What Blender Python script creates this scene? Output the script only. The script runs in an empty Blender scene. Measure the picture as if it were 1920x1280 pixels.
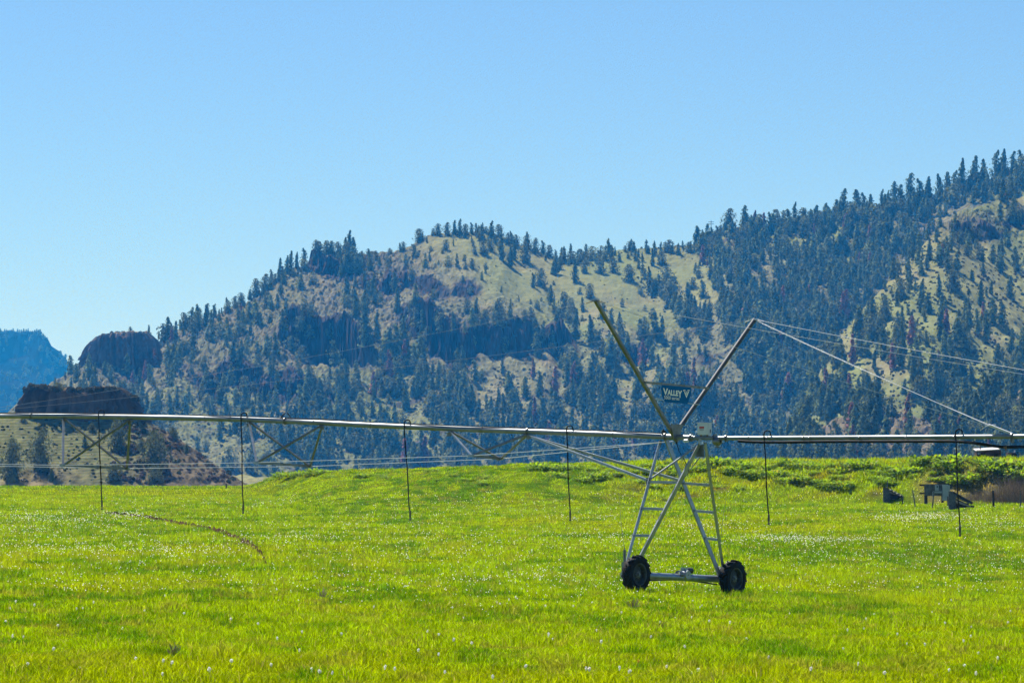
import bpy, bmesh, math, random
import numpy as np
from mathutils import Vector, Matrix
from math import radians, sin, cos, pi

random.seed(7)
rng = np.random.default_rng(7)
SC = bpy.context.scene
COL = SC.collection

# ------------------------------------------------------------------ camera, sky, sun, exposure
FPX, HOR, ZC = 7500.0, 900.0, 3.2          # focal length (1920-px units), horizon row, camera height
PITCH = math.atan((HOR - 640) / FPX)
cam_d = bpy.data.cameras.new('Camera')
cam_d.sensor_fit = 'HORIZONTAL'; cam_d.sensor_width = 36.0
cam_d.lens = FPX / 1920 * 36.0
cam_d.clip_start = 0.5; cam_d.clip_end = 30000
cam = bpy.data.objects.new('Camera', cam_d); COL.objects.link(cam)
cam.location = (0, 0, ZC); cam.rotation_euler = (pi / 2 + PITCH, 0, 0)
SC.camera = cam

SUN_EL, SUN_AZ = radians(55), radians(-33)   # azimuth from +Y, clockwise seen from above
world = bpy.data.worlds.new('World'); SC.world = world; world.use_nodes = True
wn = world.node_tree; wn.nodes.clear()
sky = wn.nodes.new('ShaderNodeTexSky'); sky.sky_type = 'NISHITA'; sky.sun_disc = False
sky.sun_elevation = SUN_EL; sky.sun_rotation = SUN_AZ
sky.altitude = 6000; sky.air_density = 2.0; sky.dust_density = 0.0; sky.ozone_density = 10.0
bg = wn.nodes.new('ShaderNodeBackground'); bg.inputs['Strength'].default_value = 0.060
wo = wn.nodes.new('ShaderNodeOutputWorld')
wn.links.new(sky.outputs[0], bg.inputs[0]); wn.links.new(bg.outputs[0], wo.inputs[0])
sun_d = bpy.data.lights.new('Sun', 'SUN'); sun_d.energy = 5.0; sun_d.angle = radians(0.53)
sun_d.color = (1.0, 0.955, 0.88)
sun = bpy.data.objects.new('Sun', sun_d); COL.objects.link(sun)
S = Vector((sin(SUN_AZ) * cos(SUN_EL), cos(SUN_AZ) * cos(SUN_EL), sin(SUN_EL)))
sun.rotation_euler = S.to_track_quat('Z', 'Y').to_euler()
SC.view_settings.view_transform = 'Standard'; SC.view_settings.look = 'None'
SC.view_settings.exposure = 0.9; SC.view_settings.gamma = 1.0
SC.cycles.volume_bounces = 0
SC.cycles.use_denoising = True; SC.cycles.denoising_prefilter = 'NONE'; SC.cycles.use_adaptive_sampling = False
SC.cycles.max_bounces = 6; SC.cycles.diffuse_bounces = 2; SC.cycles.glossy_bounces = 3
SC.cycles.transmission_bounces = 3; SC.cycles.transparent_max_bounces = 6

# ------------------------------------------------------------------ small helpers
FW = Vector((0, cos(PITCH), sin(PITCH))); UP = Vector((0, -sin(PITCH), cos(PITCH)))
CAM = Vector((0, 0, ZC))
def ray(px, py): return Vector(((px - 960) / FPX, 0, 0)) + UP * ((640 - py) / FPX) + FW
def at(px, py, Y):
    d = ray(px, py); return CAM + d * (Y / d.y)
def onplane(px, py, P, n):
    d = ray(px, py); return CAM + d * ((P - CAM).dot(n) / d.dot(n))

def _h(ix, iy, s):
    h = (ix.astype(np.int64) * 374761393 + iy.astype(np.int64) * 668265263 + s * 1442695041) & 0xFFFFFFFF
    h = ((h ^ (h >> 13)) * 1274126177) & 0xFFFFFFFF
    h = h ^ (h >> 16)
    return (h & 0xFFFFFF) / float(0xFFFFFF)
def vnoise(x, y, s=0):
    x = np.asarray(x, float); y = np.asarray(y, float)
    ix = np.floor(x); iy = np.floor(y); fx = x - ix; fy = y - iy
    fx = fx * fx * (3 - 2 * fx); fy = fy * fy * (3 - 2 * fy)
    a = _h(ix, iy, s); b = _h(ix + 1, iy, s); c = _h(ix, iy + 1, s); d = _h(ix + 1, iy + 1, s)
    return (a + (b - a) * fx) * (1 - fy) + (c + (d - c) * fx) * fy
def fbm(x, y, o=4, s=0):
    v = 0; a = 0.5; t = 0
    for i in range(o):
        v = v + a * vnoise(np.asarray(x) * 2 ** i + 17.3 * i, np.asarray(y) * 2 ** i + 9.1 * i, s + i); t += a; a *= .5
    return v / t
def sst(a, b, x):
    t = np.clip((x - a) / (b - a), 0, 1); return t * t * (3 - 2 * t)

def mesh_np(name, V, F, mats, smooth=False, mi=None, tint=None):
    V = np.ascontiguousarray(V, np.float32); F = np.ascontiguousarray(F, np.int32)
    me = bpy.data.meshes.new(name); k = F.shape[1]
    me.vertices.add(len(V)); me.vertices.foreach_set('co', V.ravel())
    me.loops.add(F.size); me.loops.foreach_set('vertex_index', F.ravel())
    me.polygons.add(len(F)); me.polygons.foreach_set('loop_start', np.arange(0, F.size, k, dtype=np.int32))
    if mi is not None: me.polygons.foreach_set('material_index', np.ascontiguousarray(mi, np.int32))
    me.polygons.foreach_set('use_smooth', np.full(len(F), smooth, bool))
    for m in (mats if isinstance(mats, (list, tuple)) else [mats]): me.materials.append(m)
    if tint is not None:
        at_ = me.attributes.new('tint', 'FLOAT_COLOR', 'POINT')
        c = np.ones((len(V), 4), np.float32); c[:, :3] = tint; at_.data.foreach_set('color', c.ravel())
    me.update(calc_edges=True)
    return me
def link(name, me, parent=None):
    o = bpy.data.objects.new(name, me); COL.objects.link(o)
    if parent: o.parent = parent
    return o
def tag(o, label, cat, group=None, kind=None):
    if label: o['label'] = label
    if cat: o['category'] = cat
    if group: o['group'] = group
    if kind: o['kind'] = kind
    return o
ORG = {}
def thing(name, label, cat, loc, group=None):
    o = bpy.data.objects.new(name, None); COL.objects.link(o); o.location = loc
    o.empty_display_size = 0.2
    ORG[o.name] = Vector(loc); return tag(o, label, cat, group)
def obj(name, bm, m, parent=None, smooth=False):
    """one mesh object from a bmesh given in world coordinates"""
    org = ORG.get(parent.name, Vector((0, 0, 0))) if parent else Vector((0, 0, 0))
    bmesh.ops.translate(bm, verts=bm.verts, vec=-org)
    bmesh.ops.recalc_face_normals(bm, faces=bm.faces)
    me = bpy.data.meshes.new(name); bm.to_mesh(me); bm.free()
    me.polygons.foreach_set('use_smooth', [smooth] * len(me.polygons))
    if smooth:
        try: me.set_sharp_from_angle(angle=radians(40))
        except Exception: pass
    for x in (m if isinstance(m, (list, tuple)) else [m]): me.materials.append(x)
    o = link(name, me, parent); ORG[o.name] = org
    return o
def frame(d):
    d = Vector(d).normalized(); u = Vector((0, 0, 1)) if abs(d.z) < .95 else Vector((1, 0, 0))
    a = d.cross(u).normalized(); return d, a, a.cross(d).normalized()
def tube(bm, pts, r, n=10, cap=True, mi=0):
    pts = [Vector(p) for p in pts]; rs = r if isinstance(r, (list, tuple)) else [r] * len(pts)
    rings = []; pa = None
    for i, p in enumerate(pts):
        d = (pts[min(i + 1, len(pts) - 1)] - pts[max(i - 1, 0)])
        d, a, b = frame(d)
        if pa is not None:
            a = (pa - d * pa.dot(d)).normalized(); b = a.cross(d).normalized()
        pa = a
        rings.append([bm.verts.new(p + (a * cos(2 * pi * k / n) + b * sin(2 * pi * k / n)) * rs[i]) for k in range(n)])
    for i in range(len(rings) - 1):
        for k in range(n):
            f = bm.faces.new((rings[i][k], rings[i][(k + 1) % n], rings[i + 1][(k + 1) % n], rings[i + 1][k])); f.material_index = mi
    if cap:
        bm.faces.new(rings[0]).material_index = mi; bm.faces.new(rings[-1][::-1]).material_index = mi
def box(bm, c, ax, ay, az, sx, sy, sz, bev=0.0, mi=0):
    c = Vector(c); ax, ay, az = Vector(ax), Vector(ay), Vector(az)
    vs = [bm.verts.new(c + ax * (sx / 2 * i) + ay * (sy / 2 * j) + az * (sz / 2 * k)) for i in (-1, 1) for j in (-1, 1) for k in (-1, 1)]
    fs = [bm.faces.new([vs[q] for q in f]) for f in ((0, 1, 3, 2), (4, 6, 7, 5), (0, 4, 5, 1), (2, 3, 7, 6), (0, 2, 6, 4), (1, 5, 7, 3))]
    for f in fs: f.material_index = mi
    if bev:
        es = list({e for f in fs for e in f.edges})
        bmesh.ops.bevel(bm, geom=es, offset=bev, segments=2, affect='EDGES')
def bar(bm, p, q, w, h, up=(0, 0, 1), bev=0.0):
    p, q = Vector(p), Vector(q); d = (q - p); L = d.length; d.normalize()
    u = Vector(up); a = d.cross(u).normalized(); u = a.cross(d).normalized()
    box(bm, (p + q) / 2, d, a, u, L, w, h, bev)
def angle_iron(bm, p, q, w, t, up=(0, 0, 1)):
    p, q = Vector(p), Vector(q); d = (q - p).normalized(); u = Vector(up)
    a = d.cross(u).normalized(); u = a.cross(d).normalized()
    bar(bm, p + u * w / 2, q + u * w / 2, w, t, u); bar(bm, p + a * (w / 2 - t / 2), q + a * (w / 2 - t / 2), t, w - .002, u)
def lathe(bm, c, axis, prof, n=32, mi=0, closed=True):
    d, a, b = frame(axis); rings = []
    for k in range(n):
        e = a * cos(2 * pi * k / n) + b * sin(2 * pi * k / n)
        rings.append([bm.verts.new(Vector(c) + d * x + e * r) for x, r in prof])
    m = len(prof)
    for k in range(n):
        A, B = rings[k], rings[(k + 1) % n]
        for j in range(m if closed else m - 1):
            f = bm.faces.new((A[j], A[(j + 1) % m], B[(j + 1) % m], B[j])); f.material_index = mi

# ------------------------------------------------------------------ materials
def mat(name, col, rough=0.7, metal=0.0, noise=None, scale=8.0, bump=0.0, spec=0.5, tint=False, transl=0.0, coords='Object', trcol=None):
    """Principled material with procedural variation: noise = second colour"""
    m = bpy.data.materials.new(name); m.use_nodes = True; nt = m.node_tree; N = nt.nodes; L = nt.links
    b = N['Principled BSDF']; b.inputs['Roughness'].default_value = rough; b.inputs['Metallic'].default_value = metal
    b.inputs['Specular IOR Level'].default_value = spec
    src = None
    if tint:
        a = N.new('ShaderNodeAttribute'); a.attribute_name = 'tint'; src = a.outputs['Color']
    if noise is not None or bump:
        tc = N.new('ShaderNodeTexCoord')
        nz = N.new('ShaderNodeTexNoise'); nz.inputs['Scale'].default_value = scale; nz.inputs['Detail'].default_value = 6
        nz.inputs['Roughness'].default_value = .65
        L.new(tc.outputs[coords], nz.inputs['Vector'])
    if noise is not None:
        rp = N.new('ShaderNodeMapRange'); rp.inputs[1].default_value = .35; rp.inputs[2].default_value = .65
        L.new(nz.outputs['Fac'], rp.inputs[0])
        mx = N.new('ShaderNodeMix'); mx.data_type = 'RGBA'
        if tint:
            mx.blend_type = 'MULTIPLY'; mx.inputs[0].default_value = 1; L.new(src, mx.inputs[6])
            m2 = N.new('ShaderNodeMix'); m2.data_type = 'RGBA'; m2.inputs[6].default_value = (*col, 1); m2.inputs[7].default_value = (*noise, 1)
            L.new(rp.outputs[0], m2.inputs[0]); L.new(m2.outputs[2], mx.inputs[7])
        else:
            mx.inputs[6].default_value = (*col, 1); mx.inputs[7].default_value = (*noise, 1); L.new(rp.outputs[0], mx.inputs[0])
        src = mx.outputs[2]
    if src is not None: L.new(src, b.inputs['Base Color'])
    else: b.inputs['Base Color'].default_value = (*col, 1)
    if bump:
        bp = N.new('ShaderNodeBump'); bp.inputs['Strength'].default_value = bump; bp.inputs['Distance'].default_value = .02
        L.new(nz.outputs['Fac'], bp.inputs['Height']); L.new(bp.outputs[0], b.inputs['Normal'])
    if transl:
        tr = N.new('ShaderNodeBsdfTranslucent'); ms = N.new('ShaderNodeMixShader'); ms.inputs[0].default_value = transl
        if src is not None:
            if trcol:
                mt = N.new('ShaderNodeMix'); mt.data_type = 'RGBA'; mt.blend_type = 'MULTIPLY'; mt.inputs[0].default_value = 1
                mt.inputs[7].default_value = (*trcol, 1); L.new(src, mt.inputs[6]); L.new(mt.outputs[2], tr.inputs[0])
            else: L.new(src, tr.inputs[0])
        else: tr.inputs[0].default_value = (*col, 1)
        L.new(b.outputs[0], ms.inputs[1]); L.new(tr.outputs[0], ms.inputs[2])
        L.new(ms.outputs[0], N['Material Output'].inputs['Surface'])
    return m
M = {}
M['steel'] = mat('galvanised_steel', (.40, .43, .45), .42, .7, (.25, .28, .30), 4, .08)
M['pipe'] = mat('dull_pipe_zinc', (.27, .29, .30), .5, .6, (.19, .21, .215), 3, .06)
M['steel2'] = mat('weathered_and_shaded_steel', (.25, .26, .26), .45, .8, (.15, .155, .15), 5, .08)  # weathered parts; also the shade tone painted on the truss braces
M['wire'] = mat('steel_cable', (.62, .63, .63), .4, .6)
M['rubber_hose'] = mat('black_hose', (.010, .011, .012), .7, 0, (.02, .02, .02), 10, 0, .2)
M['mast'] = mat('dull_mast_steel', (.085, .10, .115), .6, 0, (.06, .07, .08), 5, .05, .3)
M['thinwire'] = mat('dull_cable', (.30, .31, .32), .5, .3)
M['tyre'] = mat('tyre_rubber', (.007, .0065, .006), .8, 0, (.022, .018, .014), 7, .2, .25)
M['rim'] = mat('painted_rim', (.10, .11, .095), .6, .1, (.05, .045, .035), 9, 0, .3)
M['white'] = mat('white_enamel', (.74, .75, .75), .35, 0, (.62, .63, .64), 9)
M['red'] = mat('red_print', (.55, .04, .03), .5)
M['sign'] = mat('sign_blue', (.005, .125, .34), .8, 0, (.007, .145, .38), 3, 0, .1)
M['signtext'] = mat('sign_lettering', (.97, .98, .86), .8)
M['motor'] = mat('motor_black', (.03, .032, .034), .5, 0, (.06, .06, .06), 12)
M['brass'] = mat('rusty_fitting', (.28, .16, .07), .6, .4, (.14, .08, .04), 14)
M['oldwood'] = mat('grey_weathered_wood', (.17, .17, .165), .85, 0, (.08, .075, .07), 6, .3, .1)
M['darkwood'] = mat('dark_old_wood', (.075, .06, .05), .9, 0, (.03, .025, .022), 6, .4, .1)
M['cutwood'] = mat('pale_split_wood', (.42, .38, .33), .8, 0, (.25, .21, .17), 8)
M['metalgrey'] = mat('grey_meter_paint', (.34, .38, .40), .5, .1, (.27, .31, .33), 5)
M['maroon'] = mat('faded_red_paint', (.085, .018, .013), .6, 0, (.05, .016, .012), 3, .1)
M['roofpale'] = mat('pale_sheet_roof', (.6, .56, .54), .5, .1, (.45, .42, .40), 4)
M['foliage'] = mat('needle_foliage', (.9, .9, .9), .8, 0, (1.15, 1.15, 1.1), .35, 0, 0.0, tint=True, transl=.36)
M['bark'] = mat('bark', (.10, .07, .05), .95, 0, (.06, .045, .035), 2)
M['leaf'] = mat('broad_leaf', (.9, .9, .9), .55, 0, (1.2, 1.15, 1.0), 3, 0, .15, tint=True, transl=.5, trcol=(1.6, 1.5, .6))
M['twig'] = mat('bare_twig', (.9, .9, .9), .9, 0, (1.2, 1.2, 1.2), 3, 0, 0.0, tint=True)
M['grass'] = mat('grass_blade', (.92, .92, .92), .45, 0, (1.1, 1.1, 1.05), .7, 0, 0.0, tint=True, transl=.55, trcol=(1.6, 1.5, .5))
M['petal'] = mat('seed_head_white', (.82, .81, .74), .8, 0, None, 1, 0, 0.0, transl=.7)
M['stem'] = mat('green_stem', (.12, .17, .03), .6, transl=.2)
M['soil'] = mat('rut_soil', (.030, .019, .010), .95, 0, (.105, .066, .034), 3.5, .6, 0.0)

# ------------------------------------------------------------------ ground surface
_YP = np.array([-60, 0, 48, 80, 117, 160, 220, 300, 360, 420, 440, 500, 620, 800, 1200, 12000])
_ZP = np.array([2.2, 1.6, .77, .26, 0., .15, .62, 1.4, 2.02, 2.6, 2.5, 0.3, -6, -9, -10, -10])
_yy = np.linspace(-60, 12000, 6031)   # 2 m steps
_zz = np.interp(_yy, _YP, _ZP)
_k = np.hanning(17); _k /= _k.sum(); _zz = np.convolve(np.pad(_zz, 8, mode='edge'), _k, 'valid')
BPX = np.array([-900, 440, 490, 560, 620, 780, 1000, 1280, 1420, 1600, 1750, 1920, 2900])
B_TOPPY = np.array([905, 905, 899, 889, 884, 880, 872, 867, 867, 867, 863, 862, 856])
B_YB = np.array([420, 420, 350, 310, 296, 282, 280, 306, 306, 302, 300, 298, 290])
B_YT = np.array([421, 421, 400, 372, 360, 350, 340, 326, 322, 316, 313, 311, 304])
def ground_z(x, y, rough=True):
    x = np.asarray(x, float); y = np.asarray(y, float)
    z = np.interp(y, _yy, _zz)
    wt = np.exp(-((y - 117) / 60) ** 2)
    z = z - .03 * np.clip(x, -25, 25) * wt
    ax = x - 2.6 - .0; # local tilt under the drive tower
    g = np.exp(-(((x - 4.8) / 5) ** 2 + ((y - 117) / 6) ** 2))
    z = z + g * (-.012 - .018 * (x - 4.8) - .020 * (y - 117))
    px = 960 + FPX * x / np.maximum(y, 30)
    yb = np.interp(px, BPX, B_YB); yt = np.interp(px, BPX, B_YT)
    zt = ZC + (HOR - np.interp(px, BPX, B_TOPPY)) / FPX * yt
    on = sst(450, 520, px)
    jit = (fbm(x / 5, y / 5, 3, 31) - .5) * 5
    s = sst(yb, yt, y + jit * .6)
    fall = sst(yt + 26, yt + 110, y)
    zb = zt + (-12 - zt) * fall
    z2 = z + (zb - z) * s
    z = z * (1 - on) + z2 * on
    if rough:
        near = sst(470, 400, y)
        z = z + near * ((fbm(x / 2.2, y / 2.2, 3, 5) - .5) * .09 + (fbm(x / 12, y / 12, 3, 8) - .5) * .22 * sst(130, 220, y))
        z = z + on * sst(yb - 2, yb + 5, y) * near * (fbm(x / 1.6, y / 1.6, 3, 15) - .5) * .55
    return z
def gz(x, y): return float(ground_z(np.array([x]), np.array([y]))[0])
_GY = np.concatenate([np.arange(30, 200, .25), np.arange(200, 440, .5)])
def ground_hit(px, py):
    """where the ray of a photo point meets the field"""
    d = ray(px, py); X = d.x / d.y * _GY; Z = ZC + d.z / d.y * _GY
    g = ground_z(X, _GY); k = np.where(g >= Z)[0]
    i = k[0] if len(k) else len(_GY) - 1
    return Vector((X[i], _GY[i], g[i]))

us = np.concatenate([np.linspace(-.9, -.16, 30)[:-1], np.linspace(-.16, .16, 520), np.linspace(.16, .9, 30)[1:]])
ys = np.concatenate([np.arange(-60, 30, 6), np.arange(30, 120, .9), np.arange(120, 270, 1.3), np.arange(270, 445, 1.0),
                     np.arange(445, 700, 8), np.geomspace(700, 9000, 40)])
UU, YY = np.meshgrid(us, ys)
XX = UU * np.maximum(YY, 30) * 1.0 + UU * 40 * (YY < 30)
ZZ = ground_z(XX, YY)
def grid_faces(nr, nc):
    i = np.arange(nr * nc).reshape(nr, nc)
    return np.stack([i[:-1, :-1], i[:-1, 1:], i[1:, 1:], i[1:, :-1]], -1).reshape(-1, 4)

def field_tint(x, y):
    """colour of the sward itself: clover-dark, yellow-green and straw patches"""
    px = 960 + FPX * x / np.maximum(y, 30)
    n1 = (.55 * fbm(x / .9, y / 2.4, 4, 3) + .45 * fbm(x / 4, y / 11, 3, 4))[..., None]; n2 = (.5 * fbm(x / 2.2, y / 6, 3, 21) + .5 * fbm(x / 16, y / 40, 2, 22))[..., None]; n3 = fbm(x / .6, y / 1.6, 3, 44)[..., None]
    c = np.array([.20, .292, .002]) * (1 - 0 * n1)
    c = c + (np.array([.075, .170, .003]) - c) * np.clip((n1 - .47) * 9, 0, 1) * .9
    c = c + (np.array([.25, .29, .002]) - c) * np.clip((n2 - .5) * 8, 0, 1) * .6
    c = c + (np.array([.20, .21, .03]) - c) * np.clip((n3 - .61) * 8, 0, 1) * .75
    yb = np.interp(px, BPX, B_YB)[..., None]
    on = (sst(1050, 1300, px) * sst(0, 5, y - yb[..., 0]))[..., None]
    n4 = fbm(x / 2.0, y / 2.5, 4, 71)[..., None]
    cb = np.array([.20, .295, .003]) + .75 * (np.array([.27, .26, .012]) - np.array([.20, .295, .003])) * np.clip((n4 - .45) * 5, 0, 1)
    cb = cb + (np.array([.10, .07, .045]) - cb) * np.clip((n4 - .66) * 9, 0, 1)
    c = c + (cb - c) * on
    # dry strip at the foot of the bank on the right
    dry = (sst(1690, 1760, px) * np.exp(-(((y - 305) / 5.0) ** 2)))[..., None]
    c = c + (np.array([.26, .21, .10]) - c) * dry * .85
    return c
V = np.stack([XX, YY, ZZ], -1).reshape(-1, 3)
gt = field_tint(V[:, 0], V[:, 1])
far = sst(430, 520, V[:, 1])[:, None]
gt = gt * .5 * (1 - far) + np.array([.16, .15, .07]) * far
M['ground'] = mat('field_ground', (.8, .8, .8), .95, 0, (1.15, 1.15, 1.1), 2.2, .4, 0.0, tint=True)
o = link('ground', mesh_np('ground', V, grid_faces(*XX.shape), M['ground'], True, tint=gt))
tag(o, 'bright green hay meadow with a low bank behind it', None, kind='structure')

# ------------------------------------------------------------------ hills
def P(*a): return np.array(a, float).T
RM = P((-900, 1000), (-100, 900), (20, 765), (60, 738), (100, 716), (148, 692), (166, 672), (262, 668), (282, 650), (304, 632), (330, 618), (370, 600), (420, 582), (460, 566), (490, 546),
       (520, 518), (560, 498), (590, 482), (620, 474), (650, 474), (700, 473), (740, 472), (770, 460), (795, 443), (815, 436), (860, 435), (910, 432),
       (940, 440), (970, 455), (1000, 466), (1050, 484), (1080, 482), (1120, 474), (1160, 468), (1210, 464), (1260, 460), (1300, 458), (1340, 446),
       (1370, 424), (1400, 424), (1440, 424), (1470, 420), (1500, 420), (1560, 408), (1600, 402), (1650, 392), (1700, 382), (1750, 372), (1800, 356),
       (1850, 338), (1900, 322), (1920, 316), (2100, 270), (2900, 200))
RS = P((1400, 1000), (1470, 900), (1500, 790), (1540, 690), (1570, 636), (1610, 588), (1660, 534), (1700, 492), (1740, 448), (1790, 402), (1850, 382),
       (1920, 368), (2050, 330), (2900, 260))
RF = P((1380, 930), (1440, 880), (1500, 832), (1560, 792), (1620, 777), (1700, 770), (1750, 795), (1790, 800), (1830, 770), (1870, 742), (1920, 732), (2100, 700), (2900, 640))
HPX = np.arange(-420, 2340, 2.4)
HY = np.concatenate([np.arange(1440, 2250, 4.0), np.arange(2250, 2800, 2.2), np.arange(2800, 3300, 14)])
def cliff(z, px, Y, B, R, zr, pts, h, w=4.0, seed=0):
    """a rock step: sharp rise over a few metres, balanced by a bench above and scree below"""
    pts = P(*pts); env = sst(pts[0][0], pts[0][0] + 60, px) * sst(pts[0][-1], pts[0][-1] - 60, px)
    py = np.interp(px, pts[0], pts[1])
    q = (HOR - py) / FPX; s = q * B / (zr - q * (R - B)); rc = B + s * (R - B)
    x = px * Y / FPX
    rc = rc + (fbm(x / 16, 0 * x + seed, 4, seed) - .5) * 60 + (fbm(x / 3, 0 * x + seed, 2, seed + 7) - .5) * 5
    hh = h * env * np.clip(2.6 * fbm(x / 24, Y / 90, 3, seed + 3) - .45, .0, 1.5)
    sharp = np.clip((Y - rc) / w + .5, 0, 1); wide = np.clip((Y - rc + 70) / 140, 0, 1)
    return z + hh * (sharp - wide), hh * np.exp(-((Y - rc) / (w * 1.6)) ** 2) / max(h, 1)
CLIFFS = [([(500, 622), (560, 634), (620, 636), (690, 660), (720, 668)], 26, 5), ([(730, 605), (800, 620), (900, 628), (1000, 632), (1100, 648)], 24, 11),
          ([(1140, 655), (1220, 652), (1280, 662), (1360, 676)], 20, 17), ([(660, 505), (760, 512), (830, 520), (920, 528)], 12, 23),
          ([(540, 492), (600, 486), (680, 490), (700, 492)], 8, 37), ([(340, 700), (420, 690), (520, 700), (640, 745)], 9, 41)]
def hills_z(px, Y, want=False):
    x = (px - 960) * Y / FPX
    rp = np.interp(px, RM[0], RM[1])
    R = np.interp(px, [-420, 150, 620, 2340], [2480, 2480, 2750, 2750]); B = np.interp(px, [-420, 150, 620, 2340], [2100, 2100, 2250, 2250])
    zr = np.maximum((HOR - rp) / FPX * R + ZC, .5)
    s = (Y - B) / (R - B)
    z = np.where(s < 1, zr * s, zr - (Y - R) * .25)
    rock = 0 * z
    for pts, h, sd in CLIFFS:
        z, rk = cliff(z, px, Y, B, R, zr, pts, h, 8.0, sd); rock = np.maximum(rock, rk)
    damp = np.clip(1 - np.abs(s - .45) / .55, 0, 1) ** .7
    z = z + damp * ((fbm(x / 46, Y / 150, 3, 61) - .5) * 26 + (fbm(x / 19, Y / 36, 3, 62) - .5) * 9)
    # spur in front on the right
    rs = np.interp(px, RS[0], RS[1]); Rs = np.interp(px, [1400, 1540, 1920, 2340], [1960, 2000, 2330, 2400]); Bs = 1790.
    zs = np.maximum((HOR - rs) / FPX * Rs + ZC, .5); t = (Y - Bs) / (Rs - Bs)
    z2 = np.where(t < 1, zs * t, zs - (Y - Rs) * .42)
    z2, rk2 = cliff(z2, px, Y, Bs, Rs, zs, [(1760, 425), (1840, 420), (1920, 412), (2050, 400)], 9, 5.0, 51)
    d2 = np.clip(1 - np.abs(t - .45) / .55, 0, 1) ** .7
    z2 = z2 + d2 * ((fbm(x / 40, Y / 120, 3, 71) - .5) * 22 + (fbm(x / 15, Y / 30, 3, 72) - .5) * 7)
    # low foot hills
    rf = np.interp(px, RF[0], RF[1]); Rf = 1640.; Bf = 1470.; zf = np.maximum((HOR - rf) / FPX * Rf + ZC, .5); u = (Y - Bf) / (Rf - Bf)
    z3 = np.where(u < 1, zf * u, zf - (Y - Rf) * .3) + np.clip(1 - np.abs(u - .45) / .55, 0, 1) * (fbm(x / 12, Y / 25, 3, 81) - .5) * 6
    lay = np.where(z2 > z, 1, 0); lay = np.where((z3 > np.maximum(z, z2)), 2, lay)
    zz = np.maximum(np.maximum(z, z2), z3); rock = np.where(lay == 1, rk2, np.where(lay == 2, 0, rock))
    zz = np.maximum(zz, -14.)
    if want: return zz, rock, lay
    return zz
PXX, HYY = np.meshgrid(HPX, HY)
HZ, ROCK, LAY = hills_z(PXX, HYY, True)
PYY = HOR - FPX * (HZ - ZC) / HYY
# surface roughness regions (photo-derived places on the hill): rocky, shrubby, smooth grass
def blob(px, py, cx, cy, rx, ry): return np.exp(-(((px - cx) / rx) ** 2 + ((py - cy) / ry) ** 2))
def grassy(px, py, lay):
    g = blob(px, py, 960, 520, 170, 70) + blob(px, py, 1150, 570, 130, 75) + blob(px, py, 880, 460, 110, 35) + blob(px, py, 1240, 520, 90, 55) \
        + .75 * blob(px, py, 1320, 545, 40, 55) + .5 * blob(px, py, 545, 535, 40, 40) + .5 * blob(px, py, 1160, 720, 90, 60) + .35 * blob(px, py, 900, 740, 120, 60)
    g = np.where(lay == 1, .9, g); g = np.where(lay == 2, .25, g)
    g = np.where(lay == 1, g - .8 * blob(px, py, 1840, 420, 90, 25), g)
    return np.clip(g, 0, 1)
def rocky(px, py, lay):
    r = .8 * blob(px, py, 760, 500, 120, 30) + .7 * blob(px, py, 480, 650, 200, 80) + .6 * blob(px, py, 850, 590, 160, 30) + .4 * blob(px, py, 620, 560, 100, 60) \
        + .5 * blob(px, py, 240, 700, 100, 60) + .5 * blob(px, py, 1240, 630, 90, 18)
    return np.clip(np.where(lay == 0, r, np.where(lay == 2, .55, .9 * blob(px, py, 1850, 418, 100, 22))), 0, 1)
G = grassy(PXX, PYY, LAY); K = rocky(PXX, PYY, LAY)
HX = (PXX - 960) * HYY / FPX
rough = .3 + 1.8 * np.clip(K + ROCK * 2, 0, 1.3) + .85 * (1 - G)
HZd = HZ + rough * ((fbm(HX / 5.0, HYY / 9, 3, 91) - .5) * 2.6 + (fbm(HX / 1.8, HYY / 4.2, 2, 92) - .5) * 1.7)
n1 = fbm(HX / 26, HYY / 50, 4, 101); n2 = fbm(HX / 4, HYY / 8, 3, 102); n3 = fbm(HX / 70, HYY / 160, 3, 103)
def mixc(c, d, f): return c + (np.array(d) - c) * np.clip(f, 0, 1)[..., None]
hc = np.ones(HX.shape + (3,)) * np.array([.205, .200, .105])
hc = mixc(hc, (.255, .245, .10), G * .9)
hc = mixc(hc, (.20, .225, .075), (n3 - .45) * 5 * .6)
hc = mixc(hc, (.29, .24, .14), (n1 - .58) * 6 * .45)
hc = mixc(hc, (.16, .122, .10), K * .75 * np.clip((n2 - .3) * 3, 0, 1))
hc = mixc(hc, (.21, .165, .11), (LAY == 2) * .6)
led = fbm(HX / 30, HYY / 3.5, 3, 107); hc = mixc(hc, (.10, .085, .075), np.clip((led - .6) * 9, 0, 1) * np.clip(1.1 - G, .15, 1) * .9)
spk = vnoise(HX / 1.1, HYY / 2.2, 108); hc = mixc(hc, (.07, .075, .045), np.clip((spk - .72) * 8, 0, 1) * (1.05 - .8 * G))
hc = mixc(hc, (.075, .058, .05), ROCK * 3.2)
hc = hc * (.55 + .28 * G[..., None] + (.9 - .5 * G[..., None]) * n2[..., None]) * .76
strat = fbm(HX / 14, HZ / 1.4, 3, 111); hc = np.where((ROCK > .12)[..., None], hc * (.35 + 1.5 * strat[..., None]), hc)
HYd = HYY + np.clip(ROCK, 0, 1.2) * ((fbm(HX / 4.5, HZ / 5, 3, 112) - .5) * 16 + (fbm(HX / 1.6, HZ / 1.6, 2, 113) - .5) * 6)
V = np.stack([HX, HYd, HZd], -1).reshape(-1, 3)
M['hill'] = mat('hill_ground', (.85, .85, .85), .95, 0, (1.15, 1.15, 1.15), .22, 0, 0.0, tint=True)
o = link('hills', mesh_np('hills', V, grid_faces(*HX.shape), M['hill'], False, tint=hc.reshape(-1, 3)))
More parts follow.
